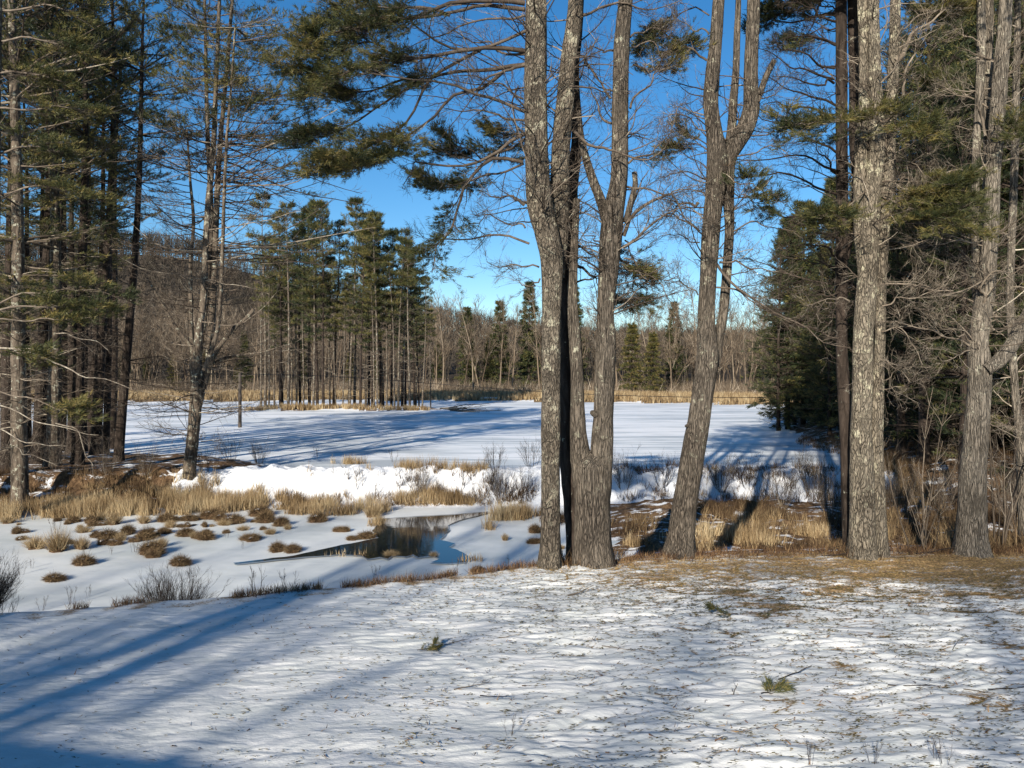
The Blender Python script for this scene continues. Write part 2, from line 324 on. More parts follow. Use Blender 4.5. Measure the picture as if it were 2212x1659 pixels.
# ------------------------------------------------------------------ ground sheets
def terrain():
    fine = np.arange(-48, 48.01, .125); ang = np.concatenate([fine, np.arange(52, 310, 6.)]); ang = R(1) * np.append(ang, 312)
    rad = np.concatenate([[.02, 1, 2, 3, 4, 5], np.arange(5.6, 18.2, .027), np.arange(18.25, 40, .085), np.geomspace(40.2, 900, 120)])
    A, Rd = np.meshgrid(ang, rad, indexing='ij'); X = Rd * np.sin(A); Y = Rd * np.cos(A); Z = h(X, Y)
    na, nr = A.shape; idx = np.arange(na * nr).reshape(na, nr)
    i2 = np.vstack([idx[1:], idx[:1]])
    q = np.stack([idx[:, :-1], idx[:, 1:], i2[:, 1:], i2[:, :-1]], -1).reshape(-1, 4)
    V = np.stack([X, Y, Z], -1).reshape(-1, 3); cx, cy = V[q, 0].mean(1), V[q, 1].mean(1)
    x, y = V[:, 0], V[:, 1]
    # how much lawn shows through the snow
    rp, vl = ripple(x, y, True); pat = fbm(x * .9, y * 1.8, 3, 33)
    e = edge(x); wgt = ss(5.5, 9, y) * ss(-3, 5, x) * .08 + ss(-1.5, 3, x) * ss(10.2, 15.6, y) * .27 + ss(5, 9, x) * ss(6, 10, y) * .08 - .03
    bare = np.clip(.24 + wgt - .13 * rp - .28 * pat * (.25 + wgt), 0, 1)
    bare = bare + .26 * ss(.07, .0, vl) * ss(-.25, .25, perlin(x * 1.3, y * 2.5, 61)) * (.2 + .8 * ss(-4, 3, x))
    bare = bare + .22 * ss(.18, .5, fbm(x * .7, y * 1.5, 3, 73)) * ss(0, 4, x)
    bare = np.where(y > e - .35, np.maximum(bare, .46 + .35 * perlin(x * 3, y * 3, 6)), bare); bare = np.where(y < 5.2, .1, bare)
    yb = 34 + .5 * perlin(cx * .15, 0 * cx, 14)
    reg = np.full(len(q), 3)                                   # pond
    reg[(cy < yb + 1.7)] = 2                                   # snow bank
    reg[(cy < yb - 2.4)] = 1                                   # marsh
    reg[(cy < yb - 2.4) & (cx > 3.2 + .6 * perlin(cx, cy, 2)) ] = 4
    reg[(cx < -14.5 + perlin(cx * .5, cy * .5, 3)) & (cy > 31.0 + .7 * perlin(cx * .4, 0 * cx, 7)) & (cy < yb + 2)] = 4
    reg[(leftland(cx, cy) < 1)] = 4
    reg[(island(cx, cy) < .92)] = 4
    reg[(cx > shore_r(cy) + 1.2 * perlin(cy * .2, 0 * cy, 19) + .8) & (cy > 31)] = 4
    reg[(cy > far_y(cx) + 1)] = 5
    reg[(cy > 215)] = 6
    e2 = edge(cx) + .25; reg[cy < e2] = 0
    reg[(cy >= e2) & (cy < e2 + np.interp(cx, [-2, 3], [.5, 3.0]))] = 4
    names = ['lawn', 'marsh_ice', 'snow_bank', 'frozen_pond', 'brushy_ground', 'far_bank_ground', 'hills']
    mats = ['lawn', 'marsh', 'snow', 'ice', 'duff', 'far', 'hill']
    for r in range(7):
        f = q[reg == r]
        if not len(f): continue
        u, inv = np.unique(f, return_inverse=True); a = Acc(); a.add(V[u], inv.reshape(-1, 4), bare[u] if r == 0 else None)
        o = a.build(names[r], M[mats[r]]); tag(o, kind='structure')
        o['label'] = {'lawn': 'thin crusty snow over the sloping lawn in the foreground', 'marsh_ice': 'smooth grey ice of the marsh below the lawn', 'snow_bank': 'bright snow covered berm along the near side of the pond',
                      'frozen_pond': 'wide frozen pond dusted with snow', 'brushy_ground': 'brown leaf litter and snow patches on the banks', 'far_bank_ground': 'brown ground behind the far shore of the pond', 'hills': 'dark wooded hills on the horizon'}[names[r]]
terrain()
def poly_on(pxs, z, name, m, label, rough=.05, dz=.006):
    P = []
    for (px, py) in pxs:
        d = ray(px, py); s = (z - CZ) / d[2]; P.append((d[0] * s, d[1] * s))
    P = np.array(P); Q = []
    for i in range(len(P)):
        a, b = P[i], P[(i + 1) % len(P)]; n = max(2, int(np.linalg.norm(b - a) / .15))
        for k in range(n):
            p = a + (b - a) * k / n; j = .07 * np.array([perlin(p[0] * 2.3, p[1] * 2.3, 40), perlin(p[0] * 2.3, p[1] * 2.3, 41)]); Q.append(p + j)
    me = D.meshes.new(name); zz = z + dz
    me.from_pydata([(p[0], p[1], zz) for p in Q], [], [list(range(len(Q)))]); me.materials.append(m)
    o = D.objects.new(name, me); COL.objects.link(o); tag(o, label, kind='structure'); return o
def grow_poly(p, k): c_ = np.array(p).mean(0); return [tuple(c_ + (np.array(q) - c_) * k) for q in p]
pud = [cr(8, *p) for p in [(240, 455), (480, 440), (700, 428), (940, 408), (955, 416), (760, 462), (690, 495), (700, 530), (640, 585), (735, 612), (690, 636), (745, 650), (830, 695), (800, 732), (700, 742), (575, 735), (640, 712), (600, 690), (500, 700), (470, 682), (420, 697), (330, 690), (300, 712), (250, 700), (170, 712), (140, 692), (0, 682), (-120, 690), (-250, 700), (-690, 745), (-700, 738), (-300, 690), (-150, 655), (0, 622), (120, 600), (240, 575), (200, 530), (230, 500)]]
poly_on([(x + (.9 if x > 400 else 0) * (1 if x > 440 else -1), y + (1.2 if y > 540 else -1.0)) for x, y in pud], -1.0, 'thin_ice', M['slush'], 'grey wet ice rim around the open water', dz=.028)
poly_on(pud, -1.0, 'open_water', M['water'], 'dark open water reflecting trees and sky in the marsh ice', dz=.035)
# ------------------------------------------------------------------ tree library
def trunk_tube(a, path, rad, k=16, seed=0, rough=.07, flare=True):
    path = np.asarray(path, float); n = len(path)
    T = np.gradient(path, axis=0); T = nrm(T); U = nrm(np.cross(T, np.array([0, 1., 0]))); V = np.cross(T, U); th = np.arange(k) * 2 * np.pi / k
    L = np.concatenate([[0], np.cumsum(np.linalg.norm(np.diff(path, axis=0), axis=1))])
    cs, sn = np.cos(th)[None], np.sin(th)[None]; Lc = L[:, None]
    nz = 1 + rough * (perlin(cs * 1.6 + Lc * .9, sn * 1.6 + Lc * .5, seed) * 2 + perlin(cs * 4 + Lc * 2.5, sn * 4 - Lc * 2, seed + 5))
    if flare: nz = nz * (1 + (.35 + .5 * perlin(cs * 2.2, sn * 2.2, seed + 9)) * np.exp(-Lc / .26))
    rr = np.asarray(rad)[:, None] * nz
    vv = path[:, None] + U[:, None] * (cs * rr)[..., None] + V[:, None] * (sn * rr)[..., None]
    i = np.arange(n - 1)[:, None] * k; j = np.arange(k)[None]; j2 = (j + 1) % k
    a.add(vv, np.stack([i + j, i + j2, i + k + j2, i + k + j], -1).reshape(-1, 4), RNG.rand())
    top = path[-1] + T[-1] * rad[-1] * .4; b0 = (n - 1) * k; ring = vv[-1]
    a.add(np.vstack([ring, top]), np.array([[q, (q + 1) % k, k] for q in range(k)]), .3)
def needles_on(fo, P, Rr, lod, start=.3, twigacc=None):
    """side shoots with needle tufts along pine boughs"""
    p = {0: (12, 4, .55, .25, 2, 7, .10, .011), 1: (9, 3, .85, .4, 2, 5, .17, .025), 2: (11, 3, .85, .5, 1, 4, .34, .052)}[lod]
    n1, n2, l1, l2, tf, nb, bl, bw = p
    Q, q, t = kids(P, Rr, n1, start, 1, .8, l1, .5, 4, flat=.95, curl=(0, 0, .12), wob=.08, rmin=.003 if lod == 0 else .006)
    if twigacc is not None: twigacc.tubes(Q, q, 3)
    S, s, _ = kids(Q, q, n2, .15, 1, .65, l2, .6, 3, flat=.85, curl=(0, 0, .25), wob=.1, rmin=.0025)
    if twigacc is not None and lod < 2: twigacc.tubes(S, s, 3)
    base = np.clip(RNG.rand(len(P)) * .8, 0, 1); per = n1 * n2
    tt = np.repeat(base, per)
    for u in (np.linspace(.5, 1, tf) if tf > 1 else [.8]):
        i = min(int(u * 2), 1); f = u * 2 - i; pos = S[:, i] * (1 - f) + S[:, i + 1] * f; dr = nrm(S[:, i + 1] - S[:, i]) + np.array([0, 0, .15])
        fo.blades(pos, dr, nb, bl, bw, .38, np.clip(tt + .15 * RNG.randn(len(pos)), 0, 1), jit=bl * .15)
def profile_pine(u): return np.interp(u, [0, .1, .35, .6, .85, 1], [.45, .8, 1., .85, .45, .12])
def make_pine(name, H, r0, crownR, live, dead, lod, seed, m_bark='bark_pine_shade', m_need='needles', lean=(0, 0), dead_len=2.0, twigm='twig_dark', vis=1., dens=5):
    global RNG
    RNG = np.random.RandomState(seed)
    n = {0: 90, 1: 44, 2: 14}[lod]; z = np.linspace(0, H, n)
    path = np.stack([lean[0] * z + .25 * np.sin(z * .21 + seed) * (z / H), lean[1] * z + .25 * np.cos(z * .17 + seed) * (z / H), z], 1)
    rad = r0 * (1 - z / H) ** .8 + .015
    tr = Acc(); trunk_tube(tr, path, rad, {0: 18, 1: 10, 2: 6}[lod], seed, .08, lod < 2)
    br = Acc(); fo = Acc()
    step = {0: .9, 1: 1.15, 2: 1.35}[lod]; dens = dens * {0: 1.8, 1: 2.1, 2: 1.7}[lod]
    zs = []; zz = dead * H
    while zz < H * .985: zs += [zz + .07 * RNG.randn() for _ in range(RNG.poisson(dens) + 1)]; zz += step * (.7 + .6 * RNG.rand())
    zs = np.clip(np.array(zs), .5, H * .99); az = RNG.rand(len(zs)) * 2 * np.pi
    def base(zq): return np.stack([np.interp(zq, z, path[:, 0]), np.interp(zq, z, path[:, 1]), zq], 1)
    lv = zs > live * H + 1.2 * RNG.randn(len(zs)); u = np.clip((zs / H - live) / (1 - live), 0, 1)
    Ll = crownR * profile_pine(u) * (.45 + .75 * RNG.rand(len(zs))) * np.where(RNG.rand(len(zs)) < .12, 1.35, 1)
    rb = np.interp(zs, z, rad)
    el = np.interp(u, [0, .5, 1], [.05, .25, .9]) + .15 * RNG.randn(len(zs))
    dirs = np.stack([np.cos(az) * np.cos(el), np.sin(az) * np.cos(el), np.sin(el)], 1)
    k = lv; P = grow(base(zs[k]), dirs[k], Ll[k], 7 if lod < 2 else 5, (0, 0, .25), .07)
    r = (.012 + .011 * Ll[k])[:, None] * np.linspace(1, .2, P.shape[1])[None]; r = np.minimum(r, rb[k][:, None] * .6)
    br.tubes(P, r, 5 if lod < 2 else 3); needles_on(fo, P, r, lod, .28, br)
    k = ~lv; zd = zs[k]
    if k.any():
        Ld = dead_len * (.3 + .9 * RNG.rand(k.sum())); dd = dirs[k].copy(); dd[:, 2] = .02 + .2 * RNG.randn(k.sum())
        P = grow(base(zd), dd, Ld, 6, (0, 0, .05), .11); r = (.008 + .006 * Ld)[:, None] * np.linspace(1, .3, 6)[None]
        if lod == 2: r = r * 1.4
        br.tubes(P, r, 4 if lod < 2 else 3)
        if lod < 2:
            Q, q, _ = kids(P, r, 5, .2, 1, .8, .7, .55, 4, flat=.6, wob=.16, rmin=.004); br.tubes(Q, q, 3)
            Q, q, _ = kids(Q, q, 3, .2, 1, .8, .3, .7, 3, wob=.15, rmin=.003); br.tubes(Q, q, 3)
    return dict(name=name, parts=[('trunk', tr.mesh('trunk'), m_bark), ('branches', br.mesh('branches'), twigm), ('foliage', fo.mesh('foliage', smooth=False), m_need)])
def make_bare(name, H, r0, seed, lod=2, m='far_twig', forks=2, spread=.5, barkm=None):
    global RNG
    RNG = np.random.RandomState(seed); tr = Acc(); br = Acc(); n = 12 if lod == 2 else 30
    st = np.zeros((forks, 3)); dr = np.stack([.10 * RNG.randn(forks) * forks ** .5, .10 * RNG.randn(forks) * forks ** .5, np.ones(forks)], 1)
    P = grow(st, dr, np.full(forks, H) * (.8 + .25 * RNG.rand(forks)), n, (0, 0, .1), .03)
    r = (r0 * (1 if forks == 1 else .75)) * (1 - np.linspace(0, 1, n)[None] * .92) * np.ones((forks, 1)); tr.tubes(P, r, 8 if lod < 2 else 5)
    nb = 16 if lod == 2 else 22; mn = .022 if lod == 2 else .006
    Q, q, _ = kids(P, r, nb, .28, .97, spread + .15, H * .24, .45, 6, curl=(0, 0, .5), wob=.12, rmin=mn * 1.4); br.tubes(Q, q, 4 if lod < 2 else 3)
    S, s, _ = kids(Q, q, 6, .2, 1, .65, H * .11, .6, 4, curl=(0, 0, .4), wob=.14, rmin=mn); br.tubes(S, s, 3)
    T, t, _ = kids(S, s, 4 if lod == 2 else 5, .2, 1, .6, H * .05, .7, 3, curl=(0, 0, .3), wob=.14, rmin=mn * .75); br.tubes(T, t, 3)
    return dict(name=name, parts=[('trunk', tr.mesh('trunk'), barkm or m), ('branches', br.mesh('branches'), m)])
def make_spruce(name, H, R0, seed, m_need='needles_dark', lod=2, low=.04):
    global RNG
    RNG = np.random.RandomState(seed); tr = Acc(); fo = Acc(); br = Acc(); z = np.linspace(0, H, 12)
    trunk_tube(tr, np.stack([0 * z, 0 * z, z], 1), .02 + .012 * H * (1 - z / H), 6, seed, .03, False)
    nb = int(H * (15 if lod == 2 else 19)); u = RNG.rand(nb) ** .9 * (1 - low) + low; az = RNG.rand(nb) * 6.283
    L = R0 * (1 - u) ** .75 * (.4 + .85 * RNG.rand(nb)) + .15; u = np.round(u * H / .8) * .8 / H + .012 * RNG.randn(nb); u = np.clip(u, low * .8, .99); el = np.interp(u, [0, .6, 1], [-.12, .12, .8])
    dirs = np.stack([np.cos(az) * np.cos(el), np.sin(az) * np.cos(el), np.sin(el)], 1)
    P = grow(np.stack([0 * u, 0 * u, u * H], 1), dirs, L, 5, (0, 0, -.15), .06); r = (.008 + .008 * L)[:, None] * np.linspace(1, .3, 5)[None]; br.tubes(P, r, 3)
    Q, q, _ = kids(P, r, 8, .15, 1, .8, .55 if lod == 2 else .7, .5, 3, flat=.85, curl=(0, 0, -.1)); 
    k = 7 if lod == 2 else 9
    for f in (.3, .75): 
        fo.blades(Q[:, 0] * (1 - f) + Q[:, 2] * f, nrm(Q[:, 2] - Q[:, 0]), k, (.34, .28)[lod == 1], (.06, .05)[lod == 1], .45, jit=.06)
    return dict(name=name, parts=[('trunk', tr.mesh('trunk'), 'bark_pine_shade'), ('branches', br.mesh('branches'), 'twig_dark'), ('foliage', fo.mesh('foliage', smooth=False), m_need)])
SUBOF = {'foliage': 'branches', 'dead_needles': 'branches', 'snow_cap': 'mound', 'sedge_leaves': 'mound', 'twigs': 'stems', 'needles': 'twig'}
def place(pr, loc, label, cat, group=None, rz=0, sc=1, tilt=(0, 0), sz=1):
    o = thing(pr['name'], loc, label, cat, group, rz, sc); o.rotation_euler = (tilt[0], tilt[1], rz)
    o.scale = (sc, sc, sc * sz)
    made = {}
    for nm, me, m in pr['parts']:
        if len(me.vertices) == 0: continue
        if not me.materials: me.materials.append(M[m])
        c = D.objects.new(nm, me); COL.objects.link(c); c.parent = made.get(SUBOF.get(nm), o); made[nm] = c
    return o
#%%SECTION_FG
# ------------------------------------------------------------------ foreground trees (stems traced as centre line + width at their own distance)
def stem(a, pts, Y, k=20, seed=0, flare=False, rough=.06, dY=0, scale=1.0):
    W = [at(*dp(x, y), Y + dY * i / max(1, len(pts) - 1)) for i, (x, y, w_) in enumerate(pts)]
    r = np.array([w_ * 1024 / 2212. / 2 / F * Y for x, y, w_ in pts]) * scale
    W = np.array(W); n = max(6, int(np.sum(np.linalg.norm(np.diff(W, axis=0), axis=1)) / .07))
    Wr = spline(np.hstack([W, r[:, None]]), n)
    if flare: Wr[:, 3] *= .92
    trunk_tube(a, Wr[:, :3], np.maximum(Wr[:, 3], .006), k, seed, rough, flare); return Wr
def limb(k, pts, Y, r0, r1, dY=0, wob=.02):
    W = np.array([at(*cr(k, x, y), Y + dY * i / max(1, len(pts) - 1)) for i, (x, y) in enumerate(pts)]); n = 14; L_ = np.linalg.norm(W[-1] - W[0])
    r0, r1 = r0 * .85, r1 * .8; P = spline(W, n); nz_ = RNG.randn(7, 3); nz_[0] = 0; P += (wob * 1.5 + .010 * L_) * spline(nz_, n) + .25 * wob * RNG.randn(n, 3); return P[None], np.linspace(r0, r1, n)[None]
def bare_limb(a, k, pts, Y, r0, r1=.008, dY=0, n=9, ln=.7, tw=True, tint=.6):
    P, r = limb(k, pts, Y, r0, r1, dY); a.tubes(P, r, 7, tint)
    Q, q, _ = kids(P, r, int(n * 1.4), .2, 1, .75, ln, .36, 6, flat=.25, curl=(0, 0, .25), wob=.16, rmin=.0045); a.tubes(Q, q, 4)
    Q, q, _ = kids(Q, q, 5, .2, 1, .7, ln * .5, .6, 5, curl=(0, 0, .2), wob=.18, rmin=.0035); a.tubes(Q, q, 3)
    if tw: Q, q, _ = kids(Q, q, 4, .2, 1, .7, ln * .22, .7, 4, wob=.18, rmin=.0024); a.tubes(Q, q, 3)
def pine_bough(a, fo, k, pts, Y, r0, r1=.012, dY=0, start=.45, n=7, ln=1.1, bare=5):
    P, r = limb(k, pts, Y, r0, r1, dY); a.tubes(P, r, 7, .5)
    Q, q, _ = kids(P, r, int(n * 1.6), start - .1, 1, .4, ln * 1.35, .5, 8, flat=.8, curl=(0, 0, -.10), wob=.09, rmin=.006); a.tubes(Q, q, 5)
    A = np.concatenate([Q, P[:, np.linspace(7, 13, 8).astype(int)]]); B = np.concatenate([q, r[:, np.linspace(7, 13, 8).astype(int)]])
    needles_on(fo, A, B, 0, .25, a)
    if bare:
        Q, q, _ = kids(P, r, bare, .1, .6, .8, .9, .4, 6, flat=.3, curl=(0, 0, .2), wob=.15, rmin=.005); a.tubes(Q, q, 4)
        Q, q, _ = kids(Q, q, 5, .2, 1, .7, .4, .6, 4, wob=.16, rmin=.003); a.tubes(Q, q, 3)
def auto_limbs(a, W, n, t0, t1, ln, seed, tint=None):
    """short dead side branches with twigs along a stem"""
    P = W[None, :, :3]; r = W[None, :, 3]
    Q, q, _ = kids(P, np.minimum(r, .05), int(n * 1.5), t0, t1, 1.2, ln, .35, 8, flat=0, curl=(0, 0, .15), wob=.13, rmin=.007, taper=False); a.tubes(Q, q, 5)
    Q, q, _ = kids(Q, q, 6, .15, 1, .75, ln * .5, .5, 6, curl=(0, 0, .12), wob=.10, rmin=.004); a.tubes(Q, q, 3)
    Q, q, _ = kids(Q, q, 4, .2, 1, .7, ln * .24, .65, 4, wob=.12, rmin=.0026); a.tubes(Q, q, 3)
def top_crown(br, fo, W, z0, Rr_, n, seed):
    """upper crown beyond the top of the picture"""
    z = z0 + (W[-1, 2] - z0) * RNG.rand(n); base = np.stack([np.interp(z, W[:, 2], W[:, i]) for i in range(3)], 1); az = RNG.rand(n) * 6.283; el = .15 + .3 * RNG.rand(n)
    L = Rr_ * (.4 + .7 * RNG.rand(n)); P = grow(base, np.stack([np.cos(az) * np.cos(el), np.sin(az) * np.cos(el), np.sin(el)], 1), L, 7, (0, 0, .2), .08)
    r = (.012 + .01 * L)[:, None] * np.linspace(1, .25, 7)[None]; br.tubes(P, r, 4); needles_on(fo, P, r, 1, .35, br)
def finish(name, base, label, cat, group, parts):
    t = thing(name, base, label, cat, group)
    made = {}
    for nm, acc, m in parts:
        if acc.n: made[nm] = acc.build(nm, M[m], made.get(SUBOF.get(nm), t), off=base, smooth=(nm not in ('foliage', 'dead_needles')))
    return t
RNG = np.random.RandomState(101)
UP = 1.0
# T1: front trunk of the middle clump, forking overhead
a = Acc(); b = Acc(); f = Acc(); Y1 = 14.9
W1 = stem(a, [(1188, 1228, 48), (1189, 1100, 45), (1190, 900, 44), (1191, 750, 44), (1192, 640, 46), (1192, 560, 54), (1180, 500, 58), (1166, 440, 60), (1160, 367, 56), (1158, 267, 54), (1158, 150, 52), (1158, 50, 50), (1157, -60, 46), (1150, -400, 36), (1145, -900, 18), (1140, -1200, 6)], Y1, 26, 1, True)
W1b = stem(a, [(1200, 600, 40), (1207, 500, 46), (1209, 433, 44), (1211, 330, 40), (1220, 233, 38), (1228, 133, 34), (1240, 50, 34), (1246, -60, 30), (1262, -400, 24), (1275, -900, 10)], Y1 + .25, 20, 2)
base = ground(*dp(1188, 1222)); base[2] -= .05
for k, pts, r0, dY, n in [(2, [(1190, 870), (1100, 930), (1010, 1020), (850, 1060), (650, 1060), (470, 1050), (420, 1100), (390, 1160)], .045, -.4, 9), (2, [(1190, 780), (1000, 760), (800, 730), (680, 710)], .028, -.5, 9), (2, [(1185, 1330), (1080, 1290), (930, 1235)], .04, -.3, 6),
    (2, [(1220, 1580), (1000, 1530), (800, 1550), (600, 1560), (480, 1590)], .028, .5, 14), (2, [(1200, 200), (1000, 290), (700, 300), (520, 200), (430, 80), (400, -20)], .04, -.8, 12), (2, [(1190, 420), (1100, 440), (1000, 470), (900, 540), (760, 620)], .045, -.5, 9),
    (2, [(1200, 730), (1050, 670), (900, 610), (780, 560), (600, 530), (400, 520), (200, 470), (0, 460)], .042, -1.2, 14), (2, [(1190, 100), (1000, 100), (800, 190), (600, 250), (450, 330)], .03, .4, 12), (2, [(1200, 350), (1000, 320), (850, 260), (650, 170)], .03, .6, 12),
    (5, [(1280, 220), (1180, 215), (1050, 215), (950, 205)], .022, .3, 7), (5, [(1290, 290), (1260, 330), (1200, 360), (1160, 300)], .02, .3, 5), (2, [(1190, 1480), (1100, 1440), (950, 1400), (820, 1440)], .022, .4, 9), (2, [(1180, 640), (1050, 560), (900, 500), (700, 490)], .025, -.6, 10),
    (2, [(1510, 850), (1600, 930), (1700, 970), (1800, 990), (1950, 1040), (2070, 960), (2120, 900)], .04, -.3, 10), (2, [(1560, 100), (1700, 40), (1950, 40), (2212, 0)], .035, .3, 10), (2, [(1480, 560), (1600, 570), (1700, 580), (1760, 620)], .025, .4, 7), (2, [(1500, 380), (1600, 400), (1660, 520), (1740, 600)], .022, .3, 7)]:
    bare_limb(b, k, pts, Y1, r0, .008, dY, n, .75)
for pts, r0, dY, st, n, ln in [([(1190, 20), (1000, 0), (750, 20), (550, 70), (350, 110), (100, 160), (-100, 230), (-200, 300)], .06, -.8, .48, 9, .6), ([(1190, 60), (900, 30), (650, 60), (450, 100), (250, 180), (50, 250)], .05, .8, .5, 6, .6), ([(1200, 330), (950, 310), (800, 345), (600, 370), (400, 380), (180, 430), (-80, 540), (-220, 640)], .055, -1.2, .5, 10, .7),
    ([(1190, 420), (1000, 420), (800, 440), (650, 480), (450, 560), (200, 690), (-60, 840), (-160, 900)], .05, -.6, .55, 9, .65), ([(1060, 460), (900, 560), (750, 620), (620, 750), (500, 840), (400, 930), (200, 1050), (-60, 1110)], .042, -1.3, .6, 10, .7), ([(900, 320), (700, 420), (560, 560), (450, 720), (350, 820), (150, 960), (-60, 1060)], .04, -1.6, .6, 8, .8),
    ([(1190, 900), (1050, 980), (930, 1010), (800, 960), (700, 990)], .03, 1.5, .2, 7, .6), ([(1180, 1060), (1000, 1140), (800, 1160), (620, 1190), (500, 1200)], .028, 1.2, .35, 6, .5), ([(1180, 1050), (1000, 1040), (900, 1110), (780, 1240), (700, 1400), (680, 1500), (640, 1600), (560, 1760)], .045, -.8, .45, 4, .45),
    ([(700, 100), (500, 40), (300, 20), (100, 60), (-80, 120)], .035, .3, .4, 7, .7), ([(500, 400), (300, 330), (100, 300), (-100, 380), (-250, 420)], .03, -.5, .3, 8, .7), ([(550, 480), (300, 540), (100, 600), (-150, 560)], .028, -.3, .35, 7, .6), ([(1150, 560), (1100, 700), (1120, 850), (1060, 900)], .02, 1.0, .3, 5, .5)]:
    pine_bough(b, f, 2, pts, Y1, r0, .01, dY, st, n, ln)
auto_limbs(b, W1, 34, .42, .75, 1.3, 1); auto_limbs(b, W1b, 16, .12, .7, 1.0, 1)
top_crown(b, f, W1, 12.5, 3.2, 70, 1)
finish('pine_tree', base, 'tall scaly barked tree leftmost of the middle clump, long boughs sweeping left, forking overhead', 'tree', 'big trees along the edge of the lawn', [('trunk', a, 'bark_scaly'), ('branches', b, 'twig'), ('foliage', f, 'needles')])
# T1b: trunk close behind, its shade put into near-black bark
a = Acc(); b = Acc(); f = Acc(); Yb = 15.75
Wd = stem(a, [(1247, 1215, 44), (1238, 1100, 42), (1228, 980, 42), (1226, 860, 44), (1224, 740, 46), (1226, 620, 44), (1228, 520, 40), (1234, 400, 34), (1246, 300, 26), (1240, 150, 24), (1250, 0, 24), (1255, -400, 18), (1258, -900, 7)], Yb, 20, 3, True, .1)
for k, pts, r0, dY, n in [(5, [(1480, 350), (1560, 310), (1640, 320), (1690, 345)], .03, -.3, 6), (5, [(1490, 190), (1580, 230), (1660, 290), (1720, 300)], .045, -.4, 9), (5, [(1490, 60), (1600, 120), (1700, 190), (1850, 240)], .03, -.4, 10)]: bare_limb(b, k, pts, Yb, r0, .008, dY, n, .7)
auto_limbs(b, Wd, 14, .45, .8, 1.1, 2); top_crown(b, f, Wd, 12.5, 2.6, 40, 1)
base = at(*dp(1247, 1200), Yb); base[2] = h(base[0], Yb) - .05
finish('pine_tree', base, 'dark shaded trunk squeezed between the front trunk and the twin trunk', 'tree', 'big trees along the edge of the lawn', [('trunk', a, 'bark_pine_shade'), ('branches', b, 'twig_dark'), ('foliage', f, 'needles_dark')])
# T2: twin trunk dividing low
a = Acc(); b = Acc(); f = Acc(); Y2 = 15.2
stem(a, [(1280, 1222, 84), (1279, 1150, 84), (1279, 1080, 84), (1279, 1020, 84), (1279, 1000, 76), (1279, 985, 50), (1278, 975, 20)], Y2, 30, 4, True, .035)
Wl = stem(a, [(1262, 1050, 50), (1254, 980, 44), (1249, 930, 36), (1247, 860, 30), (1246, 790, 27), (1241, 720, 26), (1236, 640, 22), (1240, 540, 18), (1246, 430, 14)], Y2 + .06, 18, 5)
Wt = stem(a, [(1288, 1120, 50), (1296, 1050, 50), (1300, 985, 49), (1302, 930, 45), (1304, 880, 43), (1307, 800, 45), (1310, 740, 42), (1308, 680, 37), (1311, 620, 40), (1316, 560, 45), (1321, 504, 47), (1326, 455, 44), (1338, 380, 36), (1339, 290, 36), (1340, 200, 35), (1342, 110, 34), (1351, 0, 30), (1358, -100, 28), (1365, -500, 20), (1370, -1000, 6)], Y2 - .02, 22, 6)
stem(a, [(1316, 510, 22), (1300, 440, 22), (1285, 400, 20), (1268, 350, 18), (1256, 300, 14), (1250, 240, 10)], Y2 + .1, 12, 7)
stem(a, [(1300, 770, 16), (1281, 735, 12), (1277, 728, 8)], Y2 - .05, 10, 8); stem(a, [(1300, 900, 24), (1283, 893, 15), (1276, 890, 8)], Y2 - .1, 10, 9)
stem(a, [(1352, 480, 14), (1362, 440, 13), (1372, 400, 12), (1370, 372, 11)], Y2, 10, 9)
for k, pts, r0, dY, n in [(2, [(1850, 1210), (1950, 1230), (2100, 1240), (2212, 1250), (2350, 1230)], .028, -.3, 12), (2, [(1830, 1530), (1900, 1400), (2050, 1300), (2140, 1300), (2212, 1420), (2300, 1500)], .05, -.3, 12), (2, [(1840, 1500), (1890, 1340), (1950, 1180), (1990, 1110)], .03, .2, 6), (2, [(1830, 1600), (1900, 1560), (2050, 1420), (2212, 1340)], .045, -.4, 10),
    (2, [(1870, 700), (1960, 560), (2050, 480), (2180, 420)], .03, .2, 10), (2, [(1860, 1060), (1950, 1000), (2050, 960), (2200, 700)], .03, -.3, 10), (2, [(1760, 330), (1680, 330), (1600, 320)], .028, -.3, 6), (2, [(1750, 640), (1680, 560), (1620, 450), (1560, 390)], .03, .3, 7), (2, [(1750, 800), (1680, 720), (1620, 600), (1600, 560)], .03, .3, 7), (2, [(1870, 240), (1950, 180), (2050, 200), (2200, 270)], .025, .3, 10),
    (5, [(1820, 200), (1900, 260), (2050, 300), (2200, 280)], .02, -.3, 10), (5, [(1830, 160), (1930, 200), (2080, 330), (2180, 480)], .02, -.3, 8), (2, [(1880, 300), (1980, 260), (2060, 330), (2150, 340)], .02, .3, 8), (5, [(1690, 270), (1640, 230), (1560, 170), (1500, 120)], .02, -.2, 7), (2, [(1700, 1560), (1620, 1540), (1540, 1500)], .02, -.3, 7)]:
    bare_limb(b, k, pts, Y2, r0, .008, dY, n, .75)
for pts, r0, dY, st, n, ln in [([(1890, 420), (2000, 460), (2100, 330), (2212, 290)], .025, 1, .4, 5, .5), ([(1840, 1560), (1880, 1640), (1900, 1700)], .02, .5, .2, 3, .4)]: pine_bough(b, f, 2, pts, Y2, r0, .01, dY, st, n, ln)
pine_bough(b, f, 5, [(1800, 130), (1860, 200), (1880, 330), (1900, 400)], Y2 + .3, .02, .01, .5, .2, 5, .45)
auto_limbs(b, Wt, 26, .35, .75, 1.1, 3); top_crown(b, f, Wt, 12.5, 3.4, 110, 1)
base = ground(*dp(1280, 1216)); base[2] -= .05
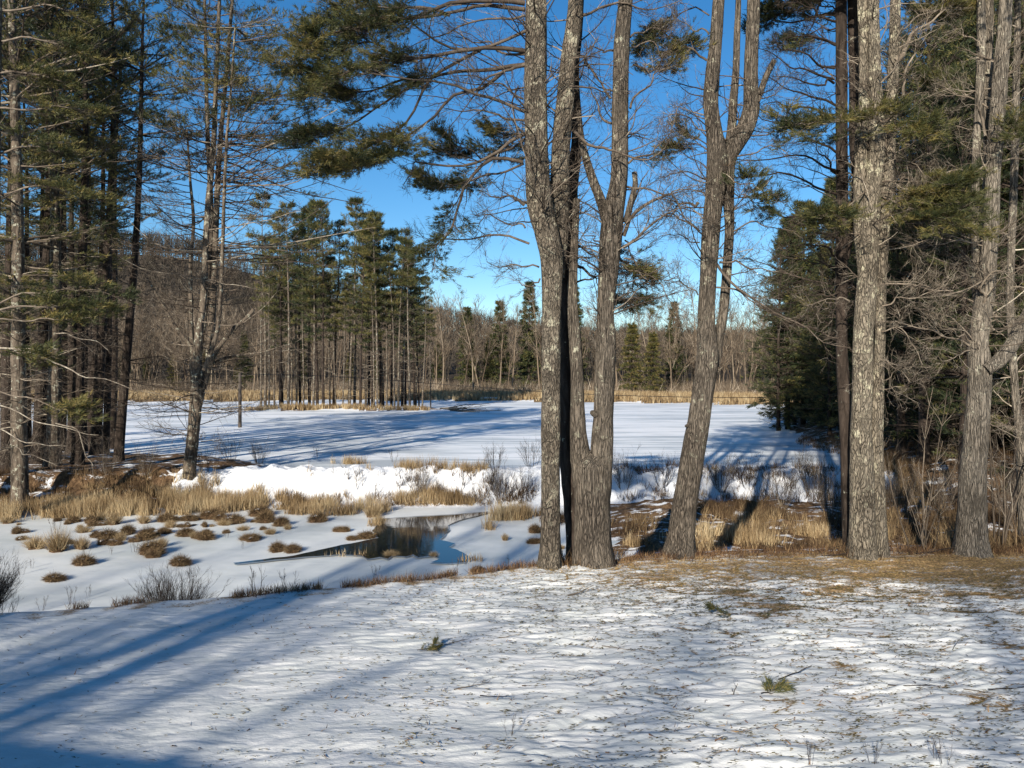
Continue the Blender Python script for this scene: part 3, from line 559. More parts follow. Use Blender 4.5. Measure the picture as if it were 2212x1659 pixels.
finish('maple_tree', base, 'grey ridged trunk dividing low into two stems, second of the middle clump', 'tree', 'big trees along the edge of the lawn', [('trunk', a, 'bark_maple'), ('branches', b, 'twig'), ('foliage', f, 'needles')])
# T3: leaning trunk
a = Acc(); b = Acc(); f = Acc(); g = Acc(); Y3 = 16.1
W3 = stem(a, [(1468, 1200, 62), (1478, 1100, 58), (1490, 1020, 56), (1500, 960, 54), (1508, 920, 53), (1518, 850, 50), (1528, 780, 50), (1526, 710, 42), (1526, 660, 38), (1530, 600, 38), (1534, 530, 42), (1538, 467, 42), (1546, 400, 46), (1548, 333, 44), (1540, 270, 36), (1535, 220, 34), (1540, 150, 33), (1546, 90, 30), (1552, 0, 27), (1556, -100, 26), (1560, -500, 18), (1560, -1000, 6)], Y3, 24, 11, True)
W3b = stem(a, [(1540, 790, 30), (1552, 730, 22), (1562, 680, 20), (1568, 620, 20), (1572, 560, 20), (1576, 490, 20), (1573, 420, 26), (1572, 350, 34), (1590, 310, 38), (1610, 275, 38), (1622, 235, 34), (1622, 180, 30), (1623, 110, 29), (1627, 40, 28), (1630, -80, 26), (1640, -400, 20), (1650, -900, 8)], Y3 + .15, 18, 12)
stem(a, [(1572, 340, 24), (1580, 280, 20), (1584, 220, 18), (1590, 150, 15), (1592, 80, 14), (1595, 0, 12), (1598, -200, 8)], Y3 + .3, 12, 13)
stem(a, [(1622, 250, 16), (1640, 205, 14), (1655, 165, 13), (1672, 131, 12)], Y3 + .1, 10, 14); stem(a, [(1515, 895, 16), (1487, 918, 9), (1480, 920, 5)], Y3 - .1, 8, 15)
for k, pts, r0, dY, n in [(3, [(100, 1310), (50, 1320), (-60, 1380), (-200, 1420)], .04, .3, 8), (3, [(110, 1500), (0, 1420), (-100, 1380)], .03, .3, 7), (6, [(220, 200), (300, 330), (450, 420), (650, 500), (800, 600), (900, 680), (1050, 740)], .035, -1.2, 14), (6, [(240, 190), (350, 200), (500, 240), (700, 280)], .03, -.3, 12), (6, [(220, 350), (350, 360), (480, 470), (700, 570)], .025, -.8, 12),
    (3, [(160, 390), (60, 330), (-60, 250), (-150, 150)], .03, -.4, 8), (3, [(170, 230), (80, 180), (-50, 120)], .025, .3, 8), (3, [(330, 1500), (450, 1440), (600, 1460), (750, 1500)], .022, -.4, 10), (3, [(330, 1020), (450, 1010), (600, 960), (700, 1000)], .022, .2, 9), (3, [(270, 900), (120, 820), (0, 760), (-100, 780)], .022, -.3, 9), (3, [(350, 930), (420, 890), (560, 860), (640, 820)], .024, .2, 8),
    (3, [(490, 660), (560, 620), (640, 570)], .02, .2, 6), (6, [(100, 400), (0, 330), (-100, 250)], .018, -.4, 8), (6, [(110, 60), (0, 20), (-150, 0)], .018, .4, 8)]:
    bare_limb(b, k, pts, Y3, r0, .008, dY, n, .8)
for pts, dY, n in [([(160, 1170), (60, 1130), (-60, 1120), (-150, 1180)], -.8, 6), ([(200, 1150), (300, 1140), (420, 1180), (520, 1220)], -.8, 5)]:
    P, r = limb(3, pts, Y3, .02, .008, dY); b.tubes(P, r, 5); Q, q, _ = kids(P, r, 8, .1, 1, .8, .5, .5, 6, flat=.6, wob=.12, rmin=.004); b.tubes(Q, q, 3)
    Q, q, _ = kids(Q, q, 9, .1, 1, .8, .25, .6, 4, wob=.15, rmin=.003); b.tubes(Q, q, 3); g.blades(Q[:, 2], nrm(Q[:, 3] - Q[:, 0]), 6, .09, .005, .5)
pine_bough(b, f, 3, [(200, 1000), (100, 940), (0, 980), (-120, 1010)], Y3 + .6, .02, .01, .6, .3, 4, .4); pine_bough(b, f, 3, [(330, 1250), (420, 1290), (500, 1340)], Y3 - .5, .015, .008, .2, .3, 4, .3)
pine_bough(b, f, 3, [(170, 100), (60, 60), (-80, 150), (-200, 250)], Y3 + .6, .02, .01, .6, .3, 5, .5)
auto_limbs(b, W3, 26, .38, .75, 1.1, 3); auto_limbs(b, W3b, 14, .2, .7, 1.0, 3); top_crown(b, f, W3, 12.5, 3.6, 130, 1)
base = ground(*dp(1470, 1195)); base[2] -= .08
finish('maple_tree', base, 'leaning trunk with lichen spots standing alone right of the twin trunk', 'tree', 'big trees along the edge of the lawn', [('trunk', a, 'bark_maple'), ('branches', b, 'twig'), ('foliage', f, 'needles'), ('dead_needles', g, 'needles_brown')])
# T4: thick fused stems
a = Acc(); b = Acc(); f = Acc(); Y4 = 15.8
W4 = stem(a, [(1862, 1212, 62), (1862, 1100, 55), (1861, 1000, 52), (1861, 900, 46), (1863, 800, 45), (1866, 700, 45), (1874, 600, 44), (1879, 500, 42), (1884, 420, 38), (1893, 333, 36), (1893, 233, 32), (1890, 167, 28), (1888, 100, 26), (1886, 0, 25), (1884, -100, 24), (1880, -500, 16), (1876, -1000, 6)], Y4, 24, 21, True)
W4b = stem(a, [(1898, 1212, 42), (1895, 1100, 38), (1892, 1000, 34), (1895, 900, 28), (1899, 800, 24), (1902, 700, 24), (1903, 600, 26), (1909, 500, 26), (1917, 400, 27), (1920, 333, 27), (1926, 233, 26), (1932, 100, 24), (1934, 0, 23), (1936, -100, 22), (1945, -600, 10)], Y4 + .1, 18, 22, True)
stem(a, [(1866, 590, 26), (1859, 500, 26), (1858, 400, 27), (1862, 300, 27), (1868, 200, 24), (1866, 100, 22), (1863, 0, 21), (1860, -150, 18), (1850, -600, 8)], Y4 + .15, 16, 23)
for k, pts, r0, dY, n in [(3, [(1380, 400), (1450, 280), (1600, 150), (1780, 0)], .075, .6, 10), (3, [(1430, 640), (1440, 480), (1500, 350), (1540, 300)], .04, -.3, 6), (3, [(1340, 960), (1400, 1020), (1450, 1060), (1550, 1100)], .025, -.8, 8), (6, [(1290, 470), (1400, 430), (1550, 400), (1700, 350)], .022, -.6, 12), (6, [(1280, 330), (1500, 350), (1700, 370), (1800, 350)], .025, -.5, 12),
    (6, [(1290, 640), (1400, 620), (1480, 700), (1560, 860)], .018, -.6, 9), (6, [(1280, 800), (1360, 860), (1480, 940)], .015, -.6, 6), (6, [(1270, 980), (1330, 930), (1400, 870)], .015, -.5, 6), (6, [(1270, 1010), (1350, 1000), (1460, 970)], .014, -.5, 6), (6, [(1080, 440), (950, 420), (800, 470)], .02, -.6, 8), (3, [(1340, 1300), (1450, 1250), (1560, 1220), (1640, 1180)], .03, -.9, 10), (3, [(1330, 830), (1500, 830), (1700, 845), (1850, 850)], .02, -.7, 10)]:
    bare_limb(b, k, pts, Y4, r0, .007, dY, n, .8)
for pts, dY, st, n, ln in [([(1200, 830), (1100, 800), (980, 790), (850, 770), (720, 780)], -1.2, .25, 8, .5), ([(1230, 830), (1330, 790), (1450, 800), (1560, 830)], -1.0, .2, 7, .45), ([(1200, 1230), (1100, 1300), (1000, 1360), (920, 1400)], -1.0, .25, 7, .45), ([(1280, 1180), (1400, 1200), (1600, 1230), (1800, 1200)], -1.0, .3, 9, .5), ([(1300, 1280), (1450, 1350), (1650, 1400), (1850, 1470)], -1.2, .3, 9, .5), ([(1280, 1330), (1400, 1290), (1600, 1300), (1760, 1330)], -.6, .3, 7, .5), ([(1380, 200), (1500, 120), (1600, 60), (1750, 90)], 1.0, .3, 6, .5)]:
    pine_bough(b, f, 3, pts, Y4, .022, .008, dY, st, n, ln, 3)
auto_limbs(b, W4, 30, .35, .8, .9, 3); auto_limbs(b, W4b, 16, .45, .8, .8, 3); top_crown(b, f, W4, 12.5, 3.8, 140, 1)
base = ground(*dp(1875, 1204)); base[2] -= .05
finish('pine_tree', base, 'thick pale trunk of fused stems with lichen, at the right of the lawn edge', 'tree', 'big trees along the edge of the lawn', [('trunk', a, 'bark_scaly_pale'), ('branches', b, 'twig_pale'), ('foliage', f, 'needles')])
a = Acc(); b = Acc(); f = Acc(); Y5 = 16.9  # slim stem behind the fused trunk; its shadow is put into the bark colour
W5 = stem(a, [(1836, 1195, 30), (1832, 1080, 30), (1829, 960, 30), (1823, 850, 28), (1818, 740, 26), (1818, 600, 27), (1819, 467, 27), (1818, 333, 26), (1818, 200, 26), (1817, 80, 25), (1817, -60, 24), (1816, -500, 16), (1815, -1000, 6)], Y5, 16, 24, True)
stem(a, [(1826, 560, 16), (1850, 420, 18), (1846, 300, 22), (1846, 150, 22), (1842, 0, 22), (1840, -300, 16)], Y5 + .2, 14, 25)
for pts in [[(990, 140), (850, 60), (700, 0)], [(990, 290), (850, 240), (650, 240)], [(990, 440), (850, 400), (700, 320), (600, 300)], [(980, 510), (850, 490), (700, 420), (500, 320)], [(980, 540), (800, 530), (600, 510)], [(990, 680), (850, 620), (700, 570), (550, 490)], [(1000, 740), (850, 730), (650, 680), (520, 660)], [(1010, 1000), (900, 930), (750, 860), (600, 790), (450, 760)],
    [(1010, 1120), (850, 1070), (700, 1020), (500, 1000), (350, 1010)], [(1010, 1130), (920, 1030), (830, 930)], [(1000, 1260), (850, 1220), (650, 1160), (450, 1140), (300, 1130)], [(1000, 1480), (850, 1400), (650, 1350), (450, 1340)], [(1000, 1580), (850, 1480), (700, 1440)], [(1000, 1650), (900, 1580), (720, 1600)]]:
    bare_limb(b, 3, pts, Y5, .034, .009, -.6, 10, .7, tint=.3)
for pts in [[(1040, 350), (800, 300), (550, 240), (350, 190)], [(1040, 690), (900, 650), (750, 590), (600, 510), (400, 400)], [(1020, 200), (850, 190), (600, 130)], [(1020, 380), (900, 400), (700, 390)]]: bare_limb(b, 6, pts, Y5, .026, .007, -.8, 12, .7, tint=.7)
for pts, dY, n in [([(1000, 100), (850, 100), (700, 60), (580, 120)], .5, 5), ([(1000, 180), (850, 200), (700, 250)], .7, 4), ([(990, 60), (900, 20), (800, -20)], .5, 5)]: pine_bough(b, f, 3, pts, Y5, .022, .008, dY, .4, n, .5, 3)
auto_limbs(b, W5, 24, .3, .8, 1.0, 4); top_crown(b, f, W5, 12, 3.4, 120, 1)
base = at(*dp(1836, 1185), Y5); base[2] = h(base[0], Y5) - .05
finish('pine_tree', base, 'slim dark trunk close behind the thick fused trunk, limbs rising to the left', 'tree', 'big trees along the edge of the lawn', [('trunk', a, 'bark_pine_shade'), ('branches', b, 'twig_dark'), ('foliage', f, 'needles_dark')])
# T5
a = Acc(); b = Acc(); f = Acc(); Y6 = 16.1
W6 = stem(a, [(2097, 1202, 68), (2099, 1120, 62), (2102, 1040, 57), (2106, 972, 54), (2111, 900, 51), (2116, 838, 50), (2117, 790, 50), (2113, 740, 44), (2120, 690, 42), (2130, 620, 38), (2137, 540, 34), (2142, 467, 32), (2145, 380, 32), (2150, 300, 34), (2156, 220, 34), (2163, 133, 32), (2169, 67, 30), (2173, 0, 28), (2178, -100, 26), (2190, -500, 16), (2195, -900, 6)], Y6, 22, 31, True)
stem(a, [(2128, 800, 26), (2155, 782, 30), (2175, 760, 30), (2192, 735, 28), (2215, 690, 26), (2260, 600, 20), (2320, 400, 10)], Y6 - .2, 16, 32)
stem(a, [(2122, 760, 22), (2112, 700, 16), (2108, 600, 15), (2107, 450, 15), (2108, 330, 15), (2116, 200, 17), (2120, 80, 18), (2118, -100, 16), (2118, -500, 8)], Y6 + .2, 12, 33)
stem(a, [(2130, 560, 22), (2135, 380, 20), (2134, 200, 20), (2134, 60, 20), (2136, -100, 18), (2140, -500, 8)], Y6 + .5, 12, 34)
for k, pts, r0, dY, n in [(6, [(2030, 540), (1970, 450), (1930, 380), (1945, 310), (2050, 280), (2180, 250)], .05, -.6, 9), (6, [(1880, 740), (1700, 660), (1500, 580), (1350, 560)], .028, -.7, 12), (6, [(1960, 700), (2000, 600), (2030, 540)], .055, -.2, 5), (3, [(1960, 880), (1920, 700), (1880, 620), (1720, 550)], .035, -.6, 8), (3, [(1970, 1060), (1800, 1090), (1500, 1170), (1320, 1200)], .028, -.8, 12), (3, [(2040, 1050), (2212, 1020), (2300, 1000)], .03, -.4, 6),
    (6, [(1900, 720), (1780, 640), (1650, 600)], .022, -.5, 9), (6, [(1950, 300), (1850, 340), (1700, 380), (1550, 360), (1350, 330)], .024, -.7, 14), (3, [(2000, 1450), (1850, 1400), (1700, 1380), (1560, 1440)], .022, -.6, 12), (6, [(1880, 770), (1760, 800), (1620, 820)], .016, -.5, 8), (6, [(2050, 640), (2120, 600), (2212, 560)], .02, -.5, 8), (3, [(1930, 300), (1850, 230), (1780, 180)], .02, .3, 7), (3, [(1940, 1560), (1800, 1580), (1600, 1560), (1400, 1600)], .022, -.8, 12), (6, [(1990, 1230), (2080, 1250), (2170, 1300)], .015, -.4, 6)]:
    bare_limb(b, k, pts, Y6, r0, .007, dY, n, .75)
for pts, dY in [([(2060, 950), (2120, 880), (2212, 860)], -.6), ([(1980, 700), (1850, 640), (1700, 560), (1650, 600)], 1.2)]: pine_bough(b, f, 3, pts, Y6, .022, .008, dY, .3, 6, .45, 3)
auto_limbs(b, W6, 34, .33, .8, .9, 5); top_crown(b, f, W6, 12.5, 3.4, 110, 1)
base = ground(*dp(2097, 1194)); base[2] -= .05
finish('maple_tree', base, 'grey trunk at the right end of the row with a thick elbow limb curving right', 'tree', 'big trees along the edge of the lawn', [('trunk', a, 'bark_grey_pale'), ('branches', b, 'twig_pale'), ('foliage', f, 'needles')])
a = Acc(); b = Acc(); f = Acc(); Y7 = 17.2
W7 = stem(a, [(2220, 1185, 34), (2212, 1050, 28), (2206, 950, 24), (2196, 880, 18), (2188, 780, 17), (2182, 640, 16), (2190, 400, 16), (2195, 200, 15), (2200, -100, 12), (2200, -400, 6)], Y7, 14, 41, True)
auto_limbs(b, W7, 40, .12, .9, .9, 5); base = at(*dp(2220, 1180), Y7); base[2] = h(base[0], Y7) - .05
finish('maple_tree', base, 'thin crooked trunk cut by the right edge of the picture', 'tree', 'big trees along the edge of the lawn', [('trunk', a, 'bark_grey_pale'), ('branches', b, 'twig_pale')])
#%%SECTION_MID
# ------------------------------------------------------------------ left: multi-stemmed dead-limbed pine in front of the pond
RNG = np.random.RandomState(202); a = Acc(); b = Acc(); f = Acc(); YF = 33.5
Wf = stem(a, [(408, 1052, 32), (411, 1000, 28), (417, 940, 27), (423, 880, 28), (427, 830, 32), (424, 780, 26), (430, 720, 16.0), (440, 640, 15.2), (444, 540, 14.4), (449, 450, 13.6), (455, 380, 12.8), (462, 300, 12.0), (466, 200, 10.4), (470, 100, 8.8), (474, 0, 8.0), (480, -200, 4.8)], YF, 16, 51, True, .1)
sts = [Wf]
for p in [[(430, 860, 14.4), (447, 800, 14.4), (456, 720, 14.4), (462, 620, 13.6), (466, 500, 12.8), (470, 400, 12.0), (478, 280, 9.6), (490, 150, 8.0), (500, 20, 7.2), (510, -150, 4.0)], [(424, 820, 12.8), (416, 760, 9.6), (412, 660, 8.8), (412, 560, 8.0), (418, 480, 7.2), (410, 380, 5.6), (404, 280, 4.0)], [(440, 800, 9.6), (462, 740, 9.6), (474, 680, 8.8), (480, 560, 8.0), (484, 430, 7.2), (490, 300, 6.4), (500, 180, 4.8), (508, 60, 4.0)],
          [(432, 760, 9.6), (442, 680, 11.2), (452, 560, 11.2), (456, 450, 10.4), (450, 330, 9.6), (446, 200, 8.0), (444, 80, 7.2), (440, -100, 4.0)], [(440, 840, 9.6), (462, 770, 9.6), (500, 715, 9.6), (530, 690, 8.8), (548, 668, 7.2)], [(424, 760, 7.2), (390, 720, 6.4), (352, 660, 5.6), (318, 600, 4.0)], [(448, 790, 7.2), (500, 770, 6.4), (560, 762, 4.8), (620, 745, 3.2)]]:
    sts.append(stem(a, p, YF + .5 * RNG.randn(), 10, 52 + len(sts), False, .08))
def tiers(a_, fo_, W, zs, Lf, twig=True, az0=None):
    n = len(zs); base = np.stack([np.interp(zs, W[:, 2], W[:, i]) for i in range(3)], 1)
    n2_ = 1; az = RNG.rand(n) * 6.283 if az0 is None else az0; L = Lf * (.45 + .75 * RNG.rand(n)); el = .12 * RNG.randn(n)
    P = grow(base, np.stack([np.cos(az) * np.cos(el), np.sin(az) * np.cos(el), np.sin(el) - .05], 1), L, 9, (0, 0, .35), .08)
    r = (.008 + .005 * L)[:, None] * np.linspace(1, .3, 9)[None]; a_.tubes(P, r, 5)
    Q, q, _ = kids(P, r, 10, .2, 1, .65, .9, .5, 5, flat=.5, curl=(0, 0, .4), wob=.12, rmin=.006); a_.tubes(Q, q, 3)
    S, s, _ = kids(Q, q, 3, .2, 1, .65, .4, .7, 4, curl=(0, 0, .3), wob=.14, rmin=.005); a_.tubes(S, s, 3)
    if fo_ is not None: needles_on(fo_, P, r, 1, .5, None)
z = lambda yd: at(0, dp(0, yd)[1], YF)[2]
W = sts[0]
tiers(b, None, W, RNG.uniform(z(960), z(560), 95), 3.2); tiers(b, None, W, RNG.uniform(z(560), z(300), 75), 4.2)
tiers(b, None, sts[1], RNG.uniform(z(560), z(260), 26), 6.2, az0=RNG.uniform(-.5, .5, 26)); tiers(b, None, sts[2], RNG.uniform(z(700), z(350), 30), 2.6, az0=RNG.uniform(2.4, 3.9, 30))
tiers(b, None, sts[5], RNG.uniform(z(790), z(680), 10), 2.0, az0=RNG.uniform(-.9, .9, 10))
for i in (0, 1, 3, 4): tiers(b, f, sts[i], RNG.uniform(z(330), z(-90), 34), 3.1)
tiers(b, f, sts[1], RNG.uniform(z(420), z(60), 18), 5.2, az0=RNG.uniform(-.5, .5, 18))
for k, pts, r0 in [(4, [(1300, 1130), (1500, 1140), (1790, 1130)], .03), (4, [(1230, 1160), (1100, 1110), (1000, 1080), (820, 1100)], .035), (4, [(1300, 1350), (1400, 1340), (1450, 1330)], .02), (4, [(1200, 1300), (1100, 1290), (1000, 1220)], .02)]: bare_limb(b, k, pts, YF, r0, .01, .3, 9, .8)
base = ground(*dp(408, 1046)); base[2] -= .1
finish('pine_tree', base, 'many stemmed half dead pine with long bare limbs, at the left of the pond', 'tree', None, [('trunk', a, 'bark_pale'), ('branches', b, 'twig'), ('foliage', f, 'needles')])
# left grove
G = [make_pine('pine_tree', 27, .27, 3.7, .44, .10, 1, 300, lean=(.0, .0), dead_len=2.3, dens=3.0, twigm='twig'), make_pine('pine_tree', 26, .24, 3.4, .54, .12, 1, 301, lean=(.03, .0), dead_len=2.2, dens=3.0),
     make_pine('pine_tree', 28, .30, 4.0, .28, .09, 1, 302, 'bark_pale', lean=(.0, .01), dead_len=2.6, twigm='twig_pale', dens=3.2), make_pine('pine_tree', 25, .20, 2.9, .62, .12, 1, 303, lean=(.01, .0), dead_len=2.0, dens=3.0)]
lg = [(40, 985, 31, 2, 0, 'broad pale trunk near the left edge of the picture'), (12, 960, 34, 0, .01, 'dark trunk at the very left edge of the picture'), (78, 960, 37, 1, .01, 'dark straight trunk just right of the broad pale one'), (253, 998, 38.5, 1, .045, 'rightmost big pine of the left grove, leaning right'), (205, 960, 41, 0, .05, 'dark leaning pine left of the rightmost one in the left grove'),
      (112, 985, 36, 2, .01, 'pale trunked pine in the front row of the left grove'), (165, 985, 37, 0, .02, 'front row pine of the left grove with low olive boughs'),
      (150, 955, 42, 3, .015, None), (175, 950, 43, 0, .02, None), (118, 950, 40, 0, .01, None), (97, 945, 43.5, 3, .0, None), (225, 945, 43, 3, .03, None), (-60, 985, 31, 0, 0, None), (-160, 980, 33, 2, 0, None), (-40, 950, 40, 1, 0, None), (60, 940, 44, 3, 0, None), (190, 935, 45, 1, .03, None), (132, 940, 45, 3, .02, None), (-110, 940, 42, 0, 0, None), (25, 940, 43, 0, .0, None), (240, 925, 47, 3, .02, None), (-250, 960, 36, 0, 0, None), (-300, 930, 42, 2, 0, None)]
RNG2 = np.random.RandomState(5)
for x, yd, Y, k, ln, lab in lg:
    p = at(dp(x, 0)[0], 300, Y); z0 = float(h(p[0], Y)) - .15
    place(G[k], (p[0], Y, z0), lab or 'dark slender pine inside the crowded left grove', 'tree', 'pines of the left grove', RNG2.uniform(0, 6.28) if ln == 0 else 0, RNG2.uniform(.9, 1.05), (0, ln))
# second row of the same shoreline, farther back
for i, (x, Y) in enumerate([(-46, 62), (-52, 70), (-40, 73), (-60, 66), (-57, 80), (-47, 86), (-66, 88)]):
    place(G[[1, 3, 0][i % 3]], (x, Y, float(h(x, Y)) - .1), 'pine seen between the trunks behind the left grove', 'tree', 'pines behind the left grove', i * 1.7, .8 + .02 * (i % 5))
# low bough with bright needles, and pale dead limbs, hanging in front of the left grove
RNG = np.random.RandomState(210); a = Acc(); b = Acc(); f = Acc(); Yl = 27.5
Wq = stem(a, [(-40, 1060, 34), (-30, 900, 30), (-20, 700, 28), (-14, 500, 26), (-10, 250, 22), (-5, 0, 18), (0, -400, 10)], Yl, 14, 61, True)
for k, pts, r0 in [(4, [(-80, 520), (150, 480), (350, 470), (520, 440), (700, 480)], .05), (4, [(-90, 500), (100, 400), (300, 380), (550, 340), (800, 420)], .045), (4, [(-80, 700), (50, 760), (180, 780), (300, 820)], .035), (4, [(-60, 1000), (200, 1080), (400, 1150), (560, 1180)], .035), (4, [(-80, 560), (150, 560), (400, 560), (650, 520)], .04), (1, [(-60, 1000), (100, 960), (250, 950), (420, 990)], .05), (1, [(-60, 480), (100, 480), (300, 490), (420, 520)], .05), (1, [(-60, 260), (150, 250), (350, 280), (520, 340)], .05), (1, [(-60, 700), (150, 700), (350, 690), (560, 720)], .05), (1, [(-60, 60), (200, 40), (450, 60), (640, 100)], .05), (1, [(-60, 1250), (150, 1220), (400, 1240), (600, 1280)], .045)]:
    P, r = limb(k, pts, Yl, r0, .015, .5); b.tubes(P, r, 6, .8); Q, q, _ = kids(P, r, 9, .3, 1, .7, 1.0, .5, 6, flat=.8, wob=.08, rmin=.008); b.tubes(Q, q, 4); needles_on(f, np.concatenate([Q, P[:, 8:14]]), np.concatenate([q, r[:, 8:14]]), 1, .15, b)
for k, pts, r0 in [(4, [(-80, 740), (200, 800), (450, 880), (600, 930), (830, 965)], .05), (4, [(-60, 1240), (150, 1350), (300, 1370), (450, 1380)], .03), (4, [(360, 1230), (500, 1300), (560, 1450), (600, 1560)], .03), (4, [(100, 1380), (200, 1440), (380, 1500)], .02), (4, [(360, 650), (450, 655), (600, 710), (700, 740)], .03), (4, [(-80, 1100), (200, 1200), (450, 1270), (650, 1330)], .03)]: bare_limb(b, k, pts, Yl, r0, .01, .3, 11, 1.0, tint=.95)
auto_limbs(b, Wq, 20, .1, .8, 1.5, 2)
base = at(*dp(-40, 1040), Yl); base[2] = h(base[0], Yl) - .1
finish('pine_tree', base, 'nearest pine at the left edge whose pale limbs and olive sprays reach into view', 'tree', None, [('trunk', a, 'bark_pale'), ('branches', b, 'twig'), ('foliage', f, 'needles')])
# ------------------------------------------------------------------ island grove
I = [make_pine('pine_tree', 26, .2, 2.9, .40, .08, 2, 400, 'bark_pine_shade', twigm='twig', dens=3.6, dead_len=2.4), make_pine('pine_tree', 25, .17, 2.3, .60, .08, 2, 401, 'bark_pale', twigm='twig', dens=3.4, dead_len=2.2), make_pine('pine_tree', 26, .2, 3.7, .36, .08, 2, 402, 'bark_pine_shade', 'needles_dark', twigm='twig', dens=4.2, dead_len=2.4), make_pine('pine_tree', 22, .15, 2.0, .7, .10, 2, 403, 'bark_pale', twigm='twig_pale', dens=3, dead_len=2.0)]
isl = [(572, 430, 3, 103), (592, 560, 1, 104), (605, 470, 0, 101), (622, 450, 3, 99), (640, 470, 1, 104), (655, 600, 3, 100), (668, 455, 2, 103), (685, 440, 2, 101), (698, 440, 0, 99), (712, 560, 1, 104), (765, 435, 1, 102), (778, 500, 0, 99), (790, 470, 3, 104), (803, 540, 0, 101), (815, 480, 3, 98.5), (822, 460, 0, 103), (835, 560, 1, 100), (845, 500, 2, 102), (860, 520, 3, 99), (868, 500, 0, 104), (876, 580, 2, 101), (885, 530, 3, 99), (895, 560, 2, 102), (905, 620, 0, 103), (930, 700, 3, 102), (740, 640, 3, 99), (752, 600, 1, 105), (580, 600, 3, 99.5), (630, 620, 3, 105), (725, 690, 3, 101), (610, 520, 0, 102), (648, 500, 2, 105), (676, 520, 1, 98.5), (720, 480, 0, 103), (755, 470, 3, 101), (796, 500, 2, 105), (808, 600, 3, 98.5), (828, 500, 1, 104), (852, 560, 1, 98.5), (872, 540, 3, 100), (898, 590, 3, 104), (912, 640, 1, 100), (563, 520, 1, 101)]
for i, (x, top, k, Y) in enumerate(isl):
    p = at(dp(x, 0)[0], 300, Y); H = at(0, dp(0, top)[1], Y)[2]; z0 = float(h(p[0], Y)) - .1
    hh = {0: 26, 1: 25, 2: 26, 3: 22}[k]; s = (H - z0) / hh
    lab = {6: 'dense tall pine near the left of the island, second highest top', 10: 'thin pine with the highest feathery top on the island', 24: 'short thin dead stem at the right end of the island'}.get(i, 'thin trunked pine standing in the row on the pond island')
    place(I[k], (p[0], Y, z0), lab, 'tree', 'pines on the pond island', i * 2.3, s * (1.0 if s > .6 else 1.15), (.0, .035 * math.sin(i * 3.1)))
# ------------------------------------------------------------------ right grove
RS = [make_spruce('evergreen_tree', 18, 4.2, 510, 'needles_dark', 1, .05), make_spruce('evergreen_tree', 24, 4.6, 511, 'needles_dark', 1, .03), make_spruce('evergreen_tree', 22, 4.0, 512, 'needles_dark', 1, .08)]
RG = [make_pine('pine_tree', 25, .26, 4.2, .10, .03, 1, 500, 'bark_pine_shade', 'needles_dark', dead_len=2.5, dens=5), make_pine('pine_tree', 24, .24, 3.8, .22, .04, 1, 501, 'bark_pine_shade', 'needles_dark', dead_len=2.8, dens=6), make_pine('pine_tree', 22, .2, 4.0, .06, .03, 1, 502, 'bark_pine_shade', 'needles', dens=5)]
rg = [(21.5, 62, 0, .62), (24.5, 60, 2, .62), (25, 68, 1, .68), (29, 64, 0, .72), (29.5, 74, 2, .7), (33, 84, 0, .62), (38, 96, 1, .6), (21.5, 52, 2, .66), (25.5, 51, 0, .8), (30, 54, 1, .85), (20.8, 44, 0, .82), (24.5, 43, 1, .95), (29, 46, 0, .98), (33.5, 50, 2, .95), (23.5, 37.5, 1, 1.0), (28, 38, 0, 1.0), (32.5, 40, 1, 1.05), (19.5, 38.5, 1, .85), (37, 44, 0, 1), (20.5, 31, 1, .95), (25, 32, 0, 1), (30, 33, 2, 1), (35, 60, 1, .9), (41, 74, 0, .8), (46, 88, 1, .75), (17.3, 29.5, 1, .7), (22, 40.5, 2, 1.05), (27, 41.5, 1, 1.1), (31, 36, 0, 1.15), (18.5, 34.5, 1, 1.0), (23, 27, 0, 1.0), (26.5, 35, 1, 1.1), (35, 40, 1, 1.2)]
for i, (x, Y, k, s) in enumerate(rg):
    lab = 'lit pine at the tip of the right shore, boughs drooping to the ice' if i == 0 else 'dark pine in the shaded grove along the right shore'
    place(RG[k], (x, Y, float(h(x, Y)) - .1), lab, 'tree', 'pines along the right shore', i * 1.9, s)
rs = [(22.6, 63, 0, .95), (25, 66, 0, 1.05), (24.2, 58, 2, .85), (27.5, 60, 1, .9), (31, 66, 1, 1), (22.4, 49, 2, .8), (26, 48, 1, .95), (30, 50, 1, 1.05), (34, 54, 1, 1), (38, 62, 1, 1.05), (23.2, 41, 1, .95), (27.8, 42.5, 1, 1.1), (32, 43, 1, 1.15), (36.5, 47, 1, 1.15), (21.8, 36.5, 2, 1.0), (26, 37, 1, 1.1), (30.2, 37.5, 1, 1.15), (34.5, 39, 1, 1.2), (24, 31.5, 2, .95), (28.5, 32.5, 1, 1.0), (42, 66, 1, 1), (35, 74, 1, .9)]
for i, (x, Y, k, s) in enumerate(rs):
    lab = ['broad dark conifer at the left end of the right grove, boughs low over the ice', 'taller dark conifer just behind the broad one at the end of the right grove'][i] if i < 2 else 'dense dark conifer with low boughs in the right grove'
    place(RS[k], (x, Y, float(h(x, Y)) - .1), lab, 'tree', 'conifers of the right grove', i * 1.7, s)
